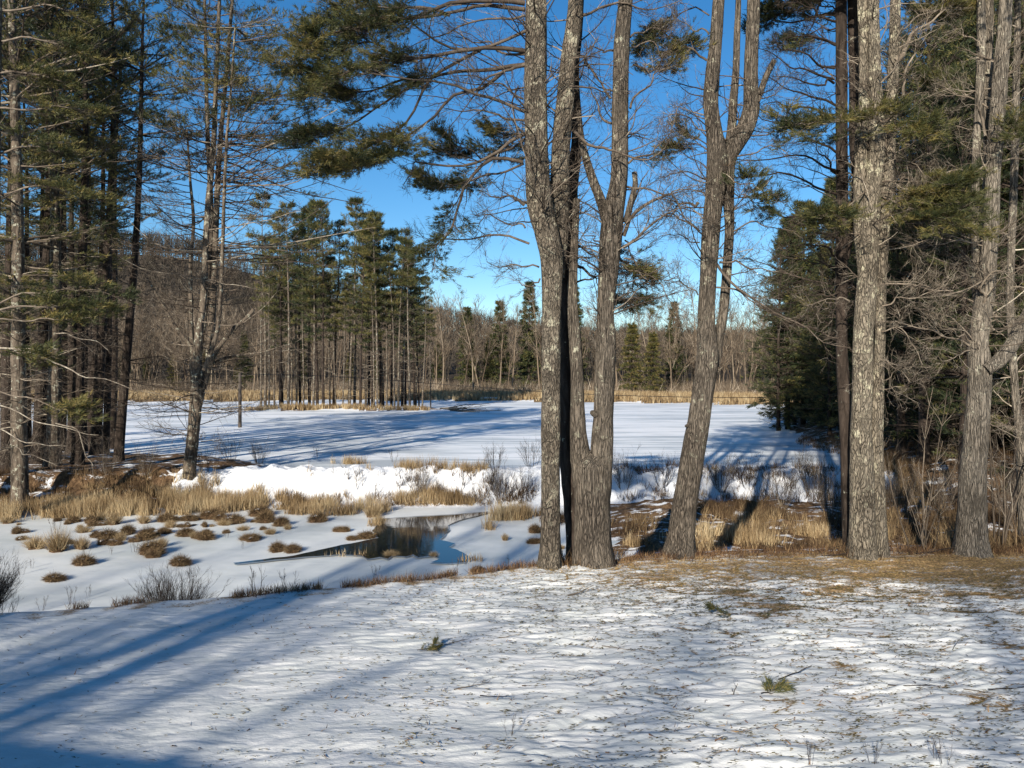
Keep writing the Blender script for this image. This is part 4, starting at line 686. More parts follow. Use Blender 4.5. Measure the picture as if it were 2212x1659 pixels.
# ------------------------------------------------------------------ far treeline
FB = [make_bare('bare_tree', 17, .15, 600 + i, 2, 'far_twig', [1, 2, 1, 3, 2, 1][i], [.4, .45, .35, .5, .5, .4][i]) for i in range(6)]
FE = [make_spruce('evergreen_tree', 15, 2.6, 620), make_spruce('evergreen_tree', 13, 2.3, 621), make_spruce('evergreen_tree', 11, 2.6, 622, 'needles')]
r6 = np.random.RandomState(66); nb = 0
for i in range(255):
    row = i % 5; x = -125 + 250 * ((i // 5) + r6.rand()) / 51.; Y = far_y(np.array(x)) + 28 + row * 9 + 6 * r6.rand()
    s = r6.uniform(.9, 1.4)
    place(FB[r6.randint(6)], (x, float(Y), float(h(x, Y)) - .1), 'leafless brown tree in the dense treeline across the pond', 'tree', 'bare trees across the pond', r6.rand() * 6.28, s)
for i in range(34):
    x = -120 + 240 * r6.rand(); Y = far_y(np.array(x)) + 34 + 40 * r6.rand()
    place(FE[r6.randint(3)], (x, float(Y), float(h(x, Y)) - .1), 'dark green conifer among the bare trees across the pond', 'tree', 'conifers across the pond', r6.rand() * 6.28, r6.uniform(.5, .95))
for xd, top, k, Y, lab in [(1143, 612, 0, 172, 'tall dark spruce rising above the far treeline left of the front trunk'), (1080, 655, 1, 178, 'pointed conifer top just left of the tall far spruce'), (1010, 668, 1, 176, 'small pointed conifer on the far skyline right of the island'), (1455, 655, 0, 165, 'conifer on the far skyline behind the leaning trunk'), (1365, 700, 2, 150, 'yellow green conifer on the far shore between the twin and the leaning trunks'), (1410, 720, 2, 148, 'broad olive conifer on the far shore left of the leaning trunk'), (1240, 620, 0, 170, 'dark conifer top peeking behind the shaded trunk')]:
    p = at(*dp(xd, 860), Y); H = at(0, dp(0, top)[1], Y)[2]; z0 = float(h(p[0], Y)) - .1; place(FE[k], (p[0], Y, z0), lab, 'tree', 'conifers across the pond', k, (H - z0) / [15, 13, 11][k])
# wood covering the distant hills (reads as one mass)
RNG = np.random.RandomState(77); a = Acc(); n = 5200
x = RNG.uniform(-420, 330, n); y = RNG.uniform(222, 480, n); zz = h(x, y)
P = np.stack([x, y, zz], 1); a.tubes(np.stack([P, P + [0, 0, 7], P + [0, 0, 13]], 1), np.tile([[.22, .15, .04]], (n, 1)), 3)
for q in (.35, .6, .85): a.blades(P + [0, 0, 13 * q], np.tile([[0, 0, 1.]], (n, 1)), 9, 5, .28, .7, None, .8)
o = a.build('distant_wood', M['hill'], smooth=False); tag(o, 'hazy brown wood covering the hills beyond the far treeline', 'wood', kind='stuff')
# brushy understory of the far shore
a = Acc(); n = 9000; x = RNG.uniform(-125, 110, n); y = far_y(x) + 26 + 45 * RNG.rand(n); P = np.stack([x, y, h(x, y)], 1)
a.blades(P, np.tile([[0, 0, 1.]], (n, 1)), 7, 2.4, .05, .45, None, .5); tag(a.build('far_understory', M['far_twig'], smooth=False), 'brown brush at the foot of the far treeline', 'brush', kind='stuff')
#%%SECTION_SMALL
# ------------------------------------------------------------------ reeds, sedge, stubble (nobody could count them)
def field(name, m, label, cat, zones, ln, wd, seed, nb=5, spread=.22, up=(0, 0, 1), tintf=None):
    global RNG
    RNG = np.random.RandomState(seed); a = Acc()
    for (cx, cy, rx, ry, n, hs) in zones:
        t = RNG.rand(n) * 6.283; q = np.sqrt(RNG.rand(n)); x = cx + rx * q * np.cos(t); y = cy + ry * q * np.sin(t)
        k = perlin(x * .9, y * .9, seed) + .35 * perlin(x * 3, y * 3, seed) > -.1; x, y = x[k], y[k]
        P = np.stack([x, y, h(x, y) - .02], 1); cl = np.clip(.5 + .8 * perlin(x * .6, y * .6, seed + 1) + .2 * RNG.randn(len(x)), 0, 1)
        a.blades(P, np.tile([up], (len(P), 1)).astype(float), nb, ln * hs, wd, spread, cl, .06)
    o = a.build(name, M[m], smooth=False); tag(o, label, cat, kind='stuff'); return o
def gz(k, x, y, rx, ry, n, hs=1): p = ground(*cr(k, x, y)); return (p[0], p[1], rx, ry, n, hs)
field('reed_bed', 'reed', 'tan dry reeds along the marsh edge and the foot of the snow bank', 'reeds', [gz(7, 300, 415, 4.2, .8, 1700, .8), gz(7, 900, 390, 4.0, .9, 1700, .8), gz(7, 1450, 370, 3.4, .9, 1800, .9), gz(7, 1250, 330, 1.5, .9, 500, 1), gz(7, 0, 430, 4, .8, 1000, .8), gz(7, 1900, 370, 2.0, .8, 600, .7), gz(7, 2120, 410, 1.6, .6, 500, .6), gz(8, 130, 400, 1.1, .7, 420, .9), gz(8, 560, 320, 1.5, .35, 500, .7), gz(8, 780, 330, 1.0, .3, 300, .6), gz(8, 1050, 440, 1.0, .7, 500, .9), gz(8, 1200, 440, 1.0, .6, 300, .7), gz(8, 900, 515, .55, .25, 170, .7),
    gz(8, 60, 690, .8, .1, 14, .3), gz(8, 450, 695, .5, .06, 10, .25), gz(8, 225, 490, .25, .25, 40, .45), gz(8, 830, 720, .4, .15, 30, .3), gz(8, 450, 118, 2.2, .4, 420, .7), gz(8, 830, 135, .9, .3, 160, .6), gz(8, 60, 90, 1, .3, 130, .7), gz(9, 330, 560, 1.2, 1.2, 420, .65), gz(9, 480, 600, .9, .9, 420, .7), gz(9, 250, 640, 1.3, .5, 260, .45), gz(9, 830, 560, .6, .7, 160, .6), gz(8, 1980, 590, .7, .6, 200, .5), gz(9, 560, 470, 1.2, 1.0, 200, .6)], .62, .02, 31, 5)
field('far_reed_bed', 'reed', 'golden reed belt along the far shore of the pond', 'reeds', [(x, float(far_y(np.array(x))) + 11 - .0 * x, 9, 11, 1500, 1) for x in range(-100, 75, 9)] + [(-22 + q, 97.6, 2.6, .8, 220, .6) for q in (-10, -7, -4, 0, 3, 6, 9)], .95, .08, 32, 5, .16)
field('brown_sedge', 'reed_brown', 'dark brown sedge and brush on the shaded bank at the right', 'sedge', [gz(9, 300, 420, 2.0, 1.3, 520, .75), gz(9, 420, 440, 1.7, 1.3, 420, .8), gz(9, 900, 560, 1.4, 1.6, 300, .8), gz(9, 700, 640, 2.5, .5, 300, .4), gz(8, 1900, 660, 2, .5, 300, .4), gz(9, 500, 130, 8, .6, 700, .6), gz(9, 500, 300, 6, 1.2, 500, .9), gz(9, 1450, 480, 2.8, 2.2, 900, 1.0), gz(9, 1500, 610, 2.6, .8, 600, .8), gz(9, 2080, 480, 1.8, 2.2, 600, 1.0), gz(9, 2080, 620, 1.6, .7, 350, .8), gz(8, 1850, 500, 1.2, 1.2, 220, .8), gz(8, 1450, 470, .9, .9, 160, .8), (21, 35, 5, 3, 500, 1.2), gz(8, 1355, 745, .55, .3, 90, .4), gz(8, 1640, 720, .8, .35, 140, .4), gz(9, 40, 650, .65, .35, 110, .45), gz(9, 1200, 680, .9, .4, 150, .45), gz(9, 1870, 650, .8, .4, 130, .5), gz(8, 300, 340, 4, .4, 260, .8), gz(8, 250, 170, 3.5, .3, 60, .9), gz(8, 700, 200, 2.5, .3, 60, .8), gz(8, 1050, 280, 1.5, .6, 180, .9), (20, 45, 1.8, 8, 900, .8), gz(7, 300, 280, 5, 1.4, 1500, .55), gz(7, 900, 270, 3, 1.2, 700, .55), gz(9, 1380, 300, 1.2, 2.5, 500, 1.4)], .5, .02, 33, 6, .35)
# stubble along the lip of the lawn
RNG = np.random.RandomState(34); a = Acc(); n = 5200; x = RNG.uniform(-8, 13, n); e = edge(x); y = e + np.where(x < 1, .12, .0) + np.abs(RNG.randn(n)) * np.where(x < 1, .10, .55) * np.where(RNG.rand(n) < .5, -1, 1) * np.where(x < 1, .6, .5)
k = (perlin(x * 2.2, 0 * x, 50) > np.interp(x, [-8, -3, -.5, .5], [.22, .02, -.3, -2])); x, y = x[k], y[k]
a.blades(np.stack([x, y, h(x, y) - .01], 1), np.tile([[0, 0, 1.]], (len(x), 1)), 4, .13, .008, .35, None, .03); tag(a.build('edge_stubble', M['reed_red'], smooth=False), 'reddish brown stubble fringing the edge of the lawn', 'stubble', kind='stuff')
# blades of grass poking through the lawn snow
RNG = np.random.RandomState(35); a = Acc(); n = 420000; d = RNG.uniform(6.2, 16.2, n); x = RNG.uniform(-.72, .75, n) * d; y = d
rp, vl = ripple(x, y, True); den = ss(-5, 5, x) * .42 + ss(9.5, 15, y) * ss(-3, 3, x) * .9 + .03
k = (RNG.rand(n) < den * np.where(vl < .035, 1.0, .03 + .08 * ss(11, 15, y)) * .75) & (y < edge(x)) & (fbm(x * .8, y * 1.1, 2, 60) < .2 + .5 * ss(9, 15, y)); x, y = x[k], y[k]
sidew = RNG.choice([-1, 1], len(x)); dirs = np.stack([sidew * 1.4, -.15 + 0 * x, .08 + 0 * x], 1)
tn = np.clip(RNG.rand(len(x)) * .55 + .55 * ss(12, 15.5, y), 0, 1)
a.blades(np.stack([x, y, h(x, y) + .002], 1), dirs, 3, .04, .008, .28, tn, .014); tag(a.build('grass_blades', M['grass'], smooth=False), 'matted brown and green grass showing through the lawn snow', 'grass', kind='stuff')
# ------------------------------------------------------------------ tussocks in the marsh
RNG = np.random.RandomState(41)
def tussock(r, hgt, grass, snow, seed):
    global RNG
    RNG = np.random.RandomState(seed); m = Acc(); n, k = 7, 18; th = np.arange(k) * 2 * np.pi / k; V = []
    for i in range(n):
        u = i / (n - 1); rr = r * np.cos(u * 1.45) ** .8 * (1 + .5 * perlin(np.cos(th) * 1.5 + seed, np.sin(th) * 1.5 + u, 3)); V.append(np.stack([rr * np.cos(th), rr * np.sin(th) * .8, np.full(k, hgt * math.sin(u * 1.57)) + .03 * perlin(np.cos(th) * 3, np.sin(th) * 3 + u * 3, seed)], 1))
    V = np.concatenate(V); i = np.arange(n - 1)[:, None] * k; j = np.arange(k)[None]; j2 = (j + 1) % k; q = np.stack([i + j, i + j2, i + k + j2, i + k + j], -1).reshape(-1, 4); V[:k, 2] = -.06
    m.add(V, q); parts = [('mound', m.mesh('mound'), 'mound')]
    g = Acc(); ng = int(170 * r * (2.2 if grass > 1 else 4)); t = RNG.rand(ng) * 6.283; q_ = RNG.rand(ng) ** .6; P = np.stack([np.cos(t) * r * q_, np.sin(t) * r * .8 * q_, hgt * np.sqrt(np.clip(1 - q_ ** 2, .02, 1))], 1)
    dr = np.stack([np.cos(t) * q_ * 1.0, np.sin(t) * q_ * 1.0, np.full(ng, .9) if grass > 1 else .25 - .5 * RNG.rand(ng)], 1); g.blades(P, dr, 6, .34 * grass if grass > 1 else .27, .013, .3 if grass > 1 else .6, None, .03); parts.append(('sedge_leaves', g.mesh('sedge_leaves', smooth=False), 'reed' if grass > 1 else 'reed_brown'))
    if snow:
        s = Acc(); n = 4; Vs = []
        for i in range(n):
            u = i / (n - 1); rr = r * .66 * np.cos(u * 1.5) * (1 + .3 * perlin(np.cos(th) * 1.5 + seed, np.sin(th) * 1.5, 8)); Vs.append(np.stack([rr * np.cos(th) - .1 * r, rr * np.sin(th) * .7 + .12 * r, np.full(k, hgt * (.80 + .33 * math.sin(u * 1.57)))], 1))
        i = np.arange(n - 1)[:, None] * k; s.add(np.concatenate(Vs), np.stack([i + j, i + j2, i + k + j2, i + k + j], -1).reshape(-1, 4)); parts.append(('snow_cap', s.mesh('snow_cap'), 'snow'))
    return dict(name='sedge_tussock', parts=parts)
TU = [tussock(.42, .24, .7, False, 1), tussock(.42, .26, .7, True, 2), tussock(.36, .16, 1.5, False, 3), tussock(.42, .20, .7, True, 4)]
tus = [(50, 475, 80, 2, 0), (475, 468, 80, 0, 0), (590, 475, 70, 1, 0), (740, 482, 100, 2, 0), (935, 475, 70, 2, 0), (1080, 462, 90, 0, 0), (1230, 455, 80, 0, 0), (1370, 445, 90, 1, 0), (1430, 458, 70, 1, 0), (1510, 475, 100, 1, 0), (1690, 425, 110, 1, 0), (1720, 467, 100, 0, 0), (1825, 490, 90, 0, 'rounded bare brown tussock by the right end of the tussock row'), (1865, 515, 60, 2, 0), (2060, 465, 110, 1, 0), (1750, 545, 60, 2, 0),
       (1205, 555, 110, 0, 'shaggy brown tussock near the middle of the marsh, left of a similar pair mate'), (1330, 578, 100, 0, 'brown tussock with straw on its right side, next to the shaggy one'), (945, 578, 110, 0, 'brown and straw tussock left of the shaggy pair'), (1065, 540, 70, 0, 0), (830, 545, 80, 0, 0), (620, 565, 60, 1, 0), (700, 570, 120, 3, 0), (740, 612, 80, 1, 0), (375, 655, 150, 2, 'widest straw clump of the marsh, with tall dry stalks'), (230, 640, 110, 2, 0), (530, 640, 100, 2, 0),
       (985, 675, 120, 1, 'snow capped dark tussock alone in the middle of the ice'), (990, 697, 60, 0, 0), (545, 742, 100, 3, 'flat dark tussock with thin snow cap left of centre in the marsh'), (355, 845, 90, 3, 'nearest dark tussock, at the lower left of the ice'), (1170, 745, 90, 3, 'mostly snow covered tussock above the round bush'), (1625, 582, 80, 0, 'low dark tussock alone left of the open water'), (1800, 655, 80, 0, 'brown tussock at the left tip of the open water'), (1900, 660, 80, 0, 'straw tussock at the tip of the open water, right of its neighbour'), (2195, 530, 50, 1, 0)]
tus8 = [(25, 530, 50, 0), (160, 572, 80, 0), (70, 582, 60, 0), (205, 432, 100, 2), (325, 690, 70, 2), (600, 692, 50, 2), (1060, 585, 50, 2), (1255, 535, 80, 0), (1255, 603, 70, 0), (1430, 640, 40, 2), (885, 785, 70, 1), (240, 480, 70, 2)]
L8 = {4: 'straw tuft standing in the open water', 5: 'small straw tuft at the front rim of the open water', 6: 'small tuft alone on the ice right of the open water', 10: 'snow topped tussock against the lip of the lawn'}
jt = np.random.RandomState(9)
for k, lst in ((7, tus), (8, [(x, y, w_, t, L8.get(i, 0)) for i, (x, y, w_, t) in enumerate(tus8)])):
    for x, y, w_, t, lab in lst:
        p = ground(*cr(k, x, y)); s = w_ / 6. / F * p[1] / .42 * (.5 if t != 2 else .42)
        o_ = place(TU[t], (p[0], p[1], p[2] + .0), lab or 'small brown sedge tussock in the frozen marsh', 'tussock', 'sedge tussocks in the frozen marsh', jt.rand() * 6.28 if t not in (1, 3) else jt.uniform(-.5, .5), s); o_.scale = (s * jt.uniform(.75, 1.35), s * jt.uniform(.75, 1.3), s * jt.uniform(.8, 1.6))
for i in range(46):
    x_, y_ = jt.uniform(60, 1750), jt.uniform(470, 640) if i % 3 else jt.uniform(455, 500)
    p = ground(*cr(7, x_, y_)); o_ = place(TU[(0, 0, 2, 1)[i % 4]], (p[0], p[1], p[2] - .01), 'small brown sedge tussock in the frozen marsh', 'tussock', 'sedge tussocks in the frozen marsh', jt.rand() * 6.28, 1)
    s = jt.uniform(.16, .42); o_.scale = (s * jt.uniform(.8, 1.5), s * jt.uniform(.7, 1.2), s * jt.uniform(.7, 1.8))
# ------------------------------------------------------------------ shrubs and saplings
def shrub(name, H, n, spread, seed, m='twig_dark', lv=3, rad=.007, len2=.5, curl=(0, 0, .25)):
    global RNG
    RNG = np.random.RandomState(seed); a = Acc(); az = RNG.rand(n) * 6.283; t = spread * RNG.rand(n) ** .6
    D0 = np.stack([np.cos(az) * t, np.sin(az) * t, np.ones(n)], 1); P = grow(np.stack([.12 * np.cos(az), .12 * np.sin(az), -.05 + 0 * az], 1) * min(1, H), D0, H * (.6 + .5 * RNG.rand(n)), 8, curl, .07)
    r = rad * np.linspace(1, .35, 8)[None] * (.6 + .8 * RNG.rand(n, 1)); a.tubes(P, r, 4)
    b = Acc(); Q, q, _ = kids(P, r, 6, .2, 1, .5, H * len2, .6, 5, curl=(0, 0, .4), wob=.1, rmin=.0025); b.tubes(Q, q, 3)
    if lv > 2: Q, q, _ = kids(Q, q, 4, .2, 1, .5, H * len2 * .4, .7, 4, curl=(0, 0, .3), wob=.12, rmin=.002); b.tubes(Q, q, 3)
    return dict(name=name, parts=[('stems', a.mesh('stems'), m), ('twigs', b.mesh('twigs'), m)])
sh_round = shrub('bare_shrub', 1.15, 110, .75, 700, 'twig_dark'); sh_small = shrub('bare_shrub', 1.0, 14, .7, 701, 'twig_dark'); sh_brown = shrub('bare_shrub', 1.3, 26, .6, 702, 'twig'); sh_pale = shrub('sapling', 3.4, 5, .32, 703, 'twig_pale', rad=.016, len2=.26); weed = shrub('dry_weed', .6, 4, .35, 704, 'twig_dark', rad=.005, len2=.3)
def gp(k, x, y): return ground(*cr(k, x, y))
def beyond(k, x, y, Y):
    p = at(*cr(k, x, y), Y); return (p[0], Y, float(h(p[0], Y)) - .03)
place(sh_round, beyond(7, 1130, 1020, 13.7), 'round bare shrub with many upright stems just below the lawn edge', 'shrub', None, 0, .86, sz=1.12)
place(sh_small, beyond(7, 1400, 1000, 14.2), 'small twiggy shrub right of the round bush', 'shrub', None, 1, .5)
place(sh_small, beyond(7, 850, 1010, 13.6), 'low twiggy shrub left of the round bush', 'shrub', None, 2, .45)
place(sh_round, beyond(7, -110, 1050, 11.8), 'bare shrub cut by the left edge of the picture', 'shrub', None, 1.3, .75)
place(sh_small, beyond(7, 20, 1000, 12.2), 'thin stems beside the bush at the left edge', 'shrub', None, .4, .5)
place(sh_pale, beyond(9, 1520, 640, 16.6), 'pale leafless sapling between the thick trunk and the right end trunk', 'sapling', None, 0, 1.05)
place(sh_pale, beyond(9, 1600, 660, 16.4), 'shorter pale sapling leaning beside its taller neighbour', 'sapling', None, 2.2, .6)
place(sh_pale, beyond(9, 2050, 600, 16.9), 'slender pale sapling right of the right end trunk', 'sapling', None, 4, 1.25)
place(sh_pale, beyond(9, 2130, 640, 17.6), 'thin sapling near the right edge behind the grass', 'sapling', None, 5, .9)
for i, (k, x, y, pr, s, lab) in enumerate([(8, 490, 300, sh_brown, 1.1, 'tangled brown bush on the bright snow bank'), (8, 640, 290, sh_small, .7, 'small twiggy bush right of the tangled brown one on the snow bank'), (8, 1040, 330, sh_brown, 1.2, 'dark bush at the right of the bright snow bank'), (8, 1180, 300, sh_small, 1.2, 'dark bush left of the front trunk on the snow bank'), (8, 1230, 110, sh_small, 1.3, 'sparse bush on top of the bank left of the front trunk'), (8, 1000, 130, sh_small, 1.1, 'thin bush on the crest of the bank over the open water'),
    (8, 1830, 250, sh_brown, 1.2, 'bush on the bank between the twin and leaning trunks'), (8, 2080, 230, sh_small, 1.3, 'sparse bush on the bank just left of the leaning trunk'), (9, 250, 260, sh_brown, 1.2, 'bush on the bank just right of the leaning trunk'), (9, 420, 240, sh_small, 1.4, 'bush on the bank midway between leaning and thick trunks'), (9, 640, 380, sh_brown, 1.3, 'shaded bush below the bank left of the thick trunk'), (9, 850, 300, sh_brown, 1.5, 'dark bush on the bank left of the thick trunk'), (9, 960, 420, sh_brown, 1.2, 'shaded brush right beside the thick trunk'),
    (9, 1400, 420, sh_brown, 1.4, 'shaded brush right of the thick trunk'), (9, 1650, 420, sh_brown, 1.5, 'shaded brush left of the right end trunk'), (9, 2100, 420, sh_brown, 1.5, 'brush right of the right end trunk'), (9, 2180, 540, sh_brown, 1.2, 'brush at the right edge of the picture'), (7, 700, 150, sh_brown, 1.0, 'brush under the left grove'), (7, 950, 160, sh_brown, 1.0, 'brush left of the many stemmed pine'), (7, 1340, 160, sh_small, 1.2, 'small bush right of the many stemmed pine'), (7, 1500, 80, sh_small, 1.2, 'dark twiggy bush on the crest of the bank'), (7, 1680, 90, sh_brown, .9, 'reddish bush on the crest of the bank left of the bright snow'), (7, 350, 120, sh_brown, 1.2, 'brush at the foot of the left grove'), (7, 120, 150, sh_brown, 1.2, 'brush near the left edge under the grove')]):
    p = gp(k, x, y); place(pr, (p[0], p[1], p[2] - .03), lab, 'shrub', None, i * 1.3, s)
for i, (k, x, y, s) in enumerate([(7, 870, 665, .9), (7, 560, 690, .7), (7, 210, 765, .5), (7, 460, 1000, .8), (7, 270, 1040, .6), (7, 570, 950, .5), (7, 720, 680, .5), (7, 1870, 930, .7), (7, 1670, 950, .9), (8, 220, 850, .8), (8, 740, 770, .6), (8, 1070, 760, .6), (7, 2050, 60, 1.2), (8, 340, 80, 1.2), (8, 120, 260, 1.5), (8, 230, 300, 1.3), (8, 770, 260, 1.6), (7, 1470, 570, .5), (7, 1570, 640, .5), (7, 360, 560, 1.1), (7, 140, 810, .7)]):
    p = gp(k, x, y); place(weed, (p[0], p[1], p[2]), 'dry weed stalk standing in the snow', 'weed', 'dry weeds in the snow', i, s)
# ------------------------------------------------------------------ fallen twigs and sprigs on the lawn
def sprig(seed):
    global RNG
    RNG = np.random.RandomState(seed); a = Acc(); f = Acc(); P = grow(np.array([[0, 0, .03]]), np.array([[1, .2, .12]]), [.38], 8, (0, 0, -.1), .12); r = np.linspace(.007, .003, 8)[None]; a.tubes(P, r, 5)
    Q, q, _ = kids(P, r, 8, .2, 1, .7, .2, .7, 5, flat=.8, wob=.1); Q[:, :, 2] = np.abs(Q[:, :, 2]) + .01; a.tubes(Q, q, 3); f.blades(Q[:, 1:].reshape(-1, 3), np.repeat(nrm(Q[:, 4] - Q[:, 0]), 4, 0), 16, .09, .006, .5, None, .01)
    f.v[0][:, 2] = np.abs(f.v[0][:, 2]); return dict(name='pine_sprig', parts=[('twig', a.mesh('twig'), 'twig_dark'), ('needles', f.mesh('needles', smooth=False), 'needles')])
def stick(seed, L, r0, n):
    global RNG
    RNG = np.random.RandomState(seed); a = Acc(); P = grow(np.array([[0, 0, .012]]), np.array([[1, 0, .03]]), [L], 10, (0, 0, 0), .10); P[:, :, 2] = .012 + np.abs(P[:, :, 2] - .012) * .5; r = np.linspace(r0, r0 * .35, 10)[None]; a.tubes(P, r, 6)
    if n:
        Q, q, _ = kids(P, r, n, .2, 1, .7, L * .4, .6, 5, flat=.7, wob=.14, rmin=.002); Q[:, :, 2] = np.abs(Q[:, :, 2]) + .006; a.tubes(Q, q, 3)
    return dict(name='fallen_twig', parts=[('wood', a.mesh('wood'), 'twig_dark')])
SP = [sprig(1), sprig(2)]; ST = [stick(3, .5, .007, 4), stick(4, .7, .009, 6), stick(5, .35, .005, 2), stick(6, .45, .011, 0)]
for k, x, y, pr, s, rz, lab in [(9, 360, 1085, SP[0], 1.1, 2.6, 'green pine sprig on the snow, the farther of two at the right'), (9, 510, 1600, SP[1], 1.15, .6, 'large green pine sprig nearest the bottom, right of centre'), (8, 490, 1310, SP[0], .75, .3, 'darker pine sprig left of centre with a twig to its right'), (8, 635, 1315, SP[1], .6, 1.9, 'small dark sprig just right of another in the middle of the lawn'), (9, 540, 1080, SP[1], .3, 1.0, 'tiny dark needle clump right of the farther sprig')]:
    p = gp(k, x, y); place(pr, p, lab, 'sprig', None, rz, s)
for i, (k, x, y, t, s, rz, lab) in enumerate([(8, 1470, 950, 3, 1.3, .6, 'dark green mossy stick below the twin trunk'), (8, 1350, 860, 3, .6, .3, None), (9, 1400, 920, 3, 1.1, -.5, 'short thick dark stick on the bare grass at the right'), (8, 600, 1280, 1, .7, .2, None), (8, 730, 1560, 0, .9, .5, 'forked twig at the bottom centre of the lawn'), (8, 1690, 1280, 0, .9, -.4, 'curved twig below the leaning trunk'), (9, 1330, 1530, 1, .75, -.4, 'long branched twig at the lower right'), (9, 1820, 1560, 0, .9, -.4, 'spreading twig near the lower right corner'), (9, 330, 1590, 0, .8, 1.2, None), (9, 620, 1500, 2, 1.5, .4, None),
    (9, 1110, 1000, 1, .7, .5, None), (8, 1860, 900, 1, .6, .9, None), (8, 1020, 1020, 0, .6, 1.2, None), (8, 780, 1060, 0, .6, .2, None), (8, 480, 1000, 0, .5, 2.2, None), (8, 300, 1010, 0, .5, .9, None), (8, 900, 1600, 2, 1.2, -.6, None), (8, 2030, 1590, 3, .7, -.6, None), (7, 1190, 1390, 3, .35, -.6, None), (7, 1020, 1385, 2, .7, .0, None), (7, 720, 1210, 2, .5, .4, None), (7, 740, 1400, 2, .4, .2, None), (8, 1020, 1220, 3, .6, .1, None), (8, 1200, 960, 0, .7, .3, None), (8, 1560, 1540, 3, .5, .4, None), (9, 1980, 1560, 2, 1.4, -.3, None), (9, 1750, 1300, 2, .9, .9, None), (8, 680, 1100, 0, .5, 1.3, None), (9, 850, 660, 1, 1.6, .15, 'brush of sticks lying at the lawn edge left of the thick trunk'), (9, 900, 690, 1, 1.4, -.1, None), (9, 1500, 680, 1, 1.6, .05, None), (9, 1300, 700, 0, 1.8, .1, None)]):
    p = gp(k, x, y); place(ST[t], p, lab or 'small dark twig lying on the lawn snow', 'twig', 'twigs fallen on the lawn', rz, s)
# dead stalks close to the camera along the bottom edge
for i, (xd, yd) in enumerate([(2040, 1655), (2025, 1640), (1750, 1650), (1885, 1650), (1100, 1590)]):
    p = ground(*dp(xd, yd)); place(weed, p, 'short dead stalk at the bottom edge of the lawn', 'weed', 'dead stalks near the bottom', i, .35)
# fine litter
RNG = np.random.RandomState(36); a = Acc(); n = 1500; d = RNG.uniform(6.3, 15, n); x = RNG.uniform(-.7, .7, n) * d; k = (d < edge(x)) & (RNG.rand(n) < .15 + .85 * ss(-5, 2, x)); x, d = x[k], d[k]
dr = RNG.randn(len(x), 3) * [1, 1, .1]; a.blades(np.stack([x, d, h(x, d) + .006], 1), dr, 2, .07, .011, .4, None, .012); tag(a.build('lawn_litter', M['reed_red'], smooth=False), 'scattered needles, bark chips and leaf bits on the snow', 'litter', kind='stuff')
# ------------------------------------------------------------------ pole, wire, fallen brush by the island
p = at(*cr(4, 1555, 1240), 66.); zt = at(*cr(4, 1555, 905), 66.)[2]; a = Acc(); zz = np.linspace(-.3, zt, 12); trunk_tube(a, np.stack([.004 * zz, 0 * zz, zz], 1), np.linspace(.16, .13, 12), 10, 3, .04, False)
t = thing('utility_pole', (p[0], 66, 0), 'dark weathered pole standing in the pond left of the island', 'pole'); a.build('pole', M['post'], t)
b = Acc(); b.tubes(np.array([[[-.5, 0, zt - .25], [0, 0, zt - .25], [.5, 0, zt - .25]]]), np.full((1, 3), .05), 6); b.build('crossbar', M['post'], t)
PW = np.array([[p[0], 66, zt - .1], at(*cr(5, 0, 930), 66), at(*cr(5, 1280, 1025), 62), at(*cr(5, 2100, 1058), 62), at(*cr(6, 560, 1062), 62), [27.5, 66, at(0, 396, 66)[2] + .3]]); a = Acc(); a.tubes(spline(PW, 50)[None], np.full((1, 50), .022), 4)
tag(a.build('overhead_wire', M['wire']), 'thin black wire sagging across the pond from the pole', 'wire')
RNG = np.random.RandomState(81); a = Acc(); c0 = ground(*cr(5, 640, 1150)); P = grow(np.tile(c0 + [0, 0, .3], (9, 1)), np.stack([np.ones(9), .5 * RNG.randn(9), .04 * RNG.rand(9)], 1), 5 + 3 * RNG.rand(9), 9, (0, 0, -.05), .05); P[:, :, 2] = np.clip(P[:, :, 2], .05, 1.5); r = np.linspace(.07, .02, 9)[None] * np.ones((9, 1)); a.tubes(P, r, 4)
Q, q, _ = kids(P, r, 10, .2, 1, .7, 1.2, .5, 4, wob=.1, rmin=.015); Q[:, :, 2] = np.abs(Q[:, :, 2]); a.tubes(Q, q, 3); o = a.build('fallen_branches', M['twig_pale'], off=c0); o.location = tuple(c0); tag(o, 'fallen dead treetop lying on the ice off the right end of the island', 'dead branches')
a = Acc(); c0 = ground(*cr(5, 900, 1075)); trunk_tube(a, np.array([[0, 0, .12], [1, .1, .2], [2, .1, .22], [3.2, .2, .15]]), np.array([.16, .17, .15, .1]), 8, 3, .1, False); o = a.build('snowy_log', M['snow']); o.location = tuple(c0); tag(o, 'white snow covered log on the ice before the far reeds', 'log')
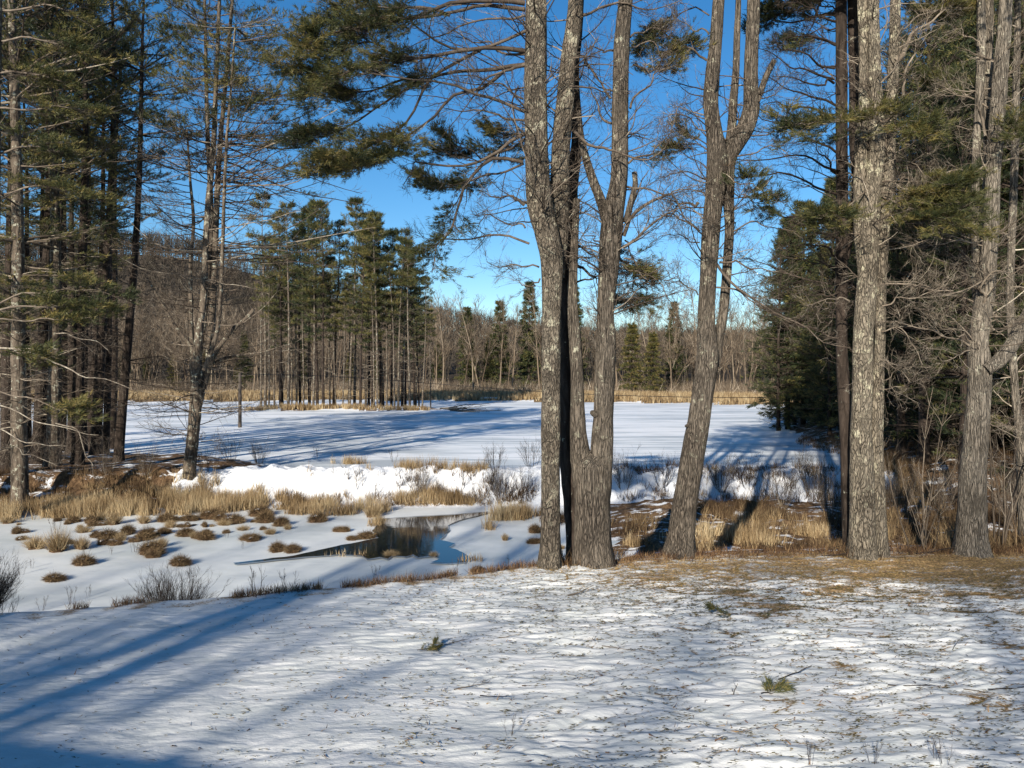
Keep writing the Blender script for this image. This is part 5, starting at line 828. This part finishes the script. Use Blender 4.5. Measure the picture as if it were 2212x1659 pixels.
# ------------------------------------------------------------------ behind the camera: the trees and house whose shadows fall on the lawn
SB = [make_bare('bare_tree', 25, .3, 801, 1, 'twig', 1, .5, 'bark_maple'), make_bare('bare_tree', 24, .28, 802, 1, 'twig', 2, .5, 'bark_maple')]
ux, uy = math.sin(SUN_AZ), math.cos(SUN_AZ)
for i, (tx, ty, dd, k) in enumerate([(-3.4, 8.85, 27, 0), (-6.0, 10, 30, 1), (-9, 11, 29, 0),  (2.9, 8.4, 48, 0), (-8.5, 12, 52, 0), (-7.4, 10.5, 33, 0), (-4.6, 12, 54, 1), (7.5, 9, 55, 1), (9, 11, 52, 0), (-12, 14, 50, 1), (-5, 12, 58, 0), (5.5, 12, 60, 1)]):
    x, y = tx + ux * dd, ty + uy * dd; place(SB[k], (x, y, float(h(x, y)) - .1), 'bare tree on the lawn behind the viewer', 'tree', 'bare trees behind the viewer', i * 1.1, 1)
def house():
    c1 = np.array([-6.8, -4.7]); dx = np.array([-.969, .245]); dy = np.array([-.245, -.969]); z0 = 1.0; ze = z0 + 5.0
    t = thing('house', (c1[0], c1[1], z0), 'low house behind the viewer casting the shadow in the lower left corner', 'house')
    def P(u, v, z_): q = dx * u + dy * v; return (q[0], q[1], z_)
    v = [P(-6, .6, -.3), P(14, .6, -.3), P(14, 9.4, -.3), P(-6, 9.4, -.3), P(-6, .6, 4.9), P(14, .6, 4.9), P(14, 9.4, 4.9), P(-6, 9.4, 4.9), P(-6, 5, 6.3), P(14, 5, 6.3)]
    a = Acc(); a.add(v, [[0, 1, 5, 4], [1, 2, 6, 5], [2, 3, 7, 6], [3, 0, 4, 7]]); a.add(np.array(v)[[4, 7, 8, 5, 6, 9]], [[0, 1, 2], [3, 4, 5]]); a.build('wall', M['siding'], t, smooth=False)
    v = []
    for s_ in (0, -.15):
        v += [P(-6.5, 0, 5 + s_), P(14.5, 0, 5 + s_), P(14.5, 5, 6.6 + s_), P(-6.5, 5, 6.6 + s_), P(14.5, 10, 5 + s_), P(-6.5, 10, 5 + s_)]
    a = Acc(); a.add(v, [[0, 1, 2, 3], [3, 2, 4, 5], [6, 7, 8, 9], [9, 8, 10, 11], [0, 1, 7, 6], [5, 4, 10, 11]]); a.build('roof', M['roof'], t, smooth=False)
house()
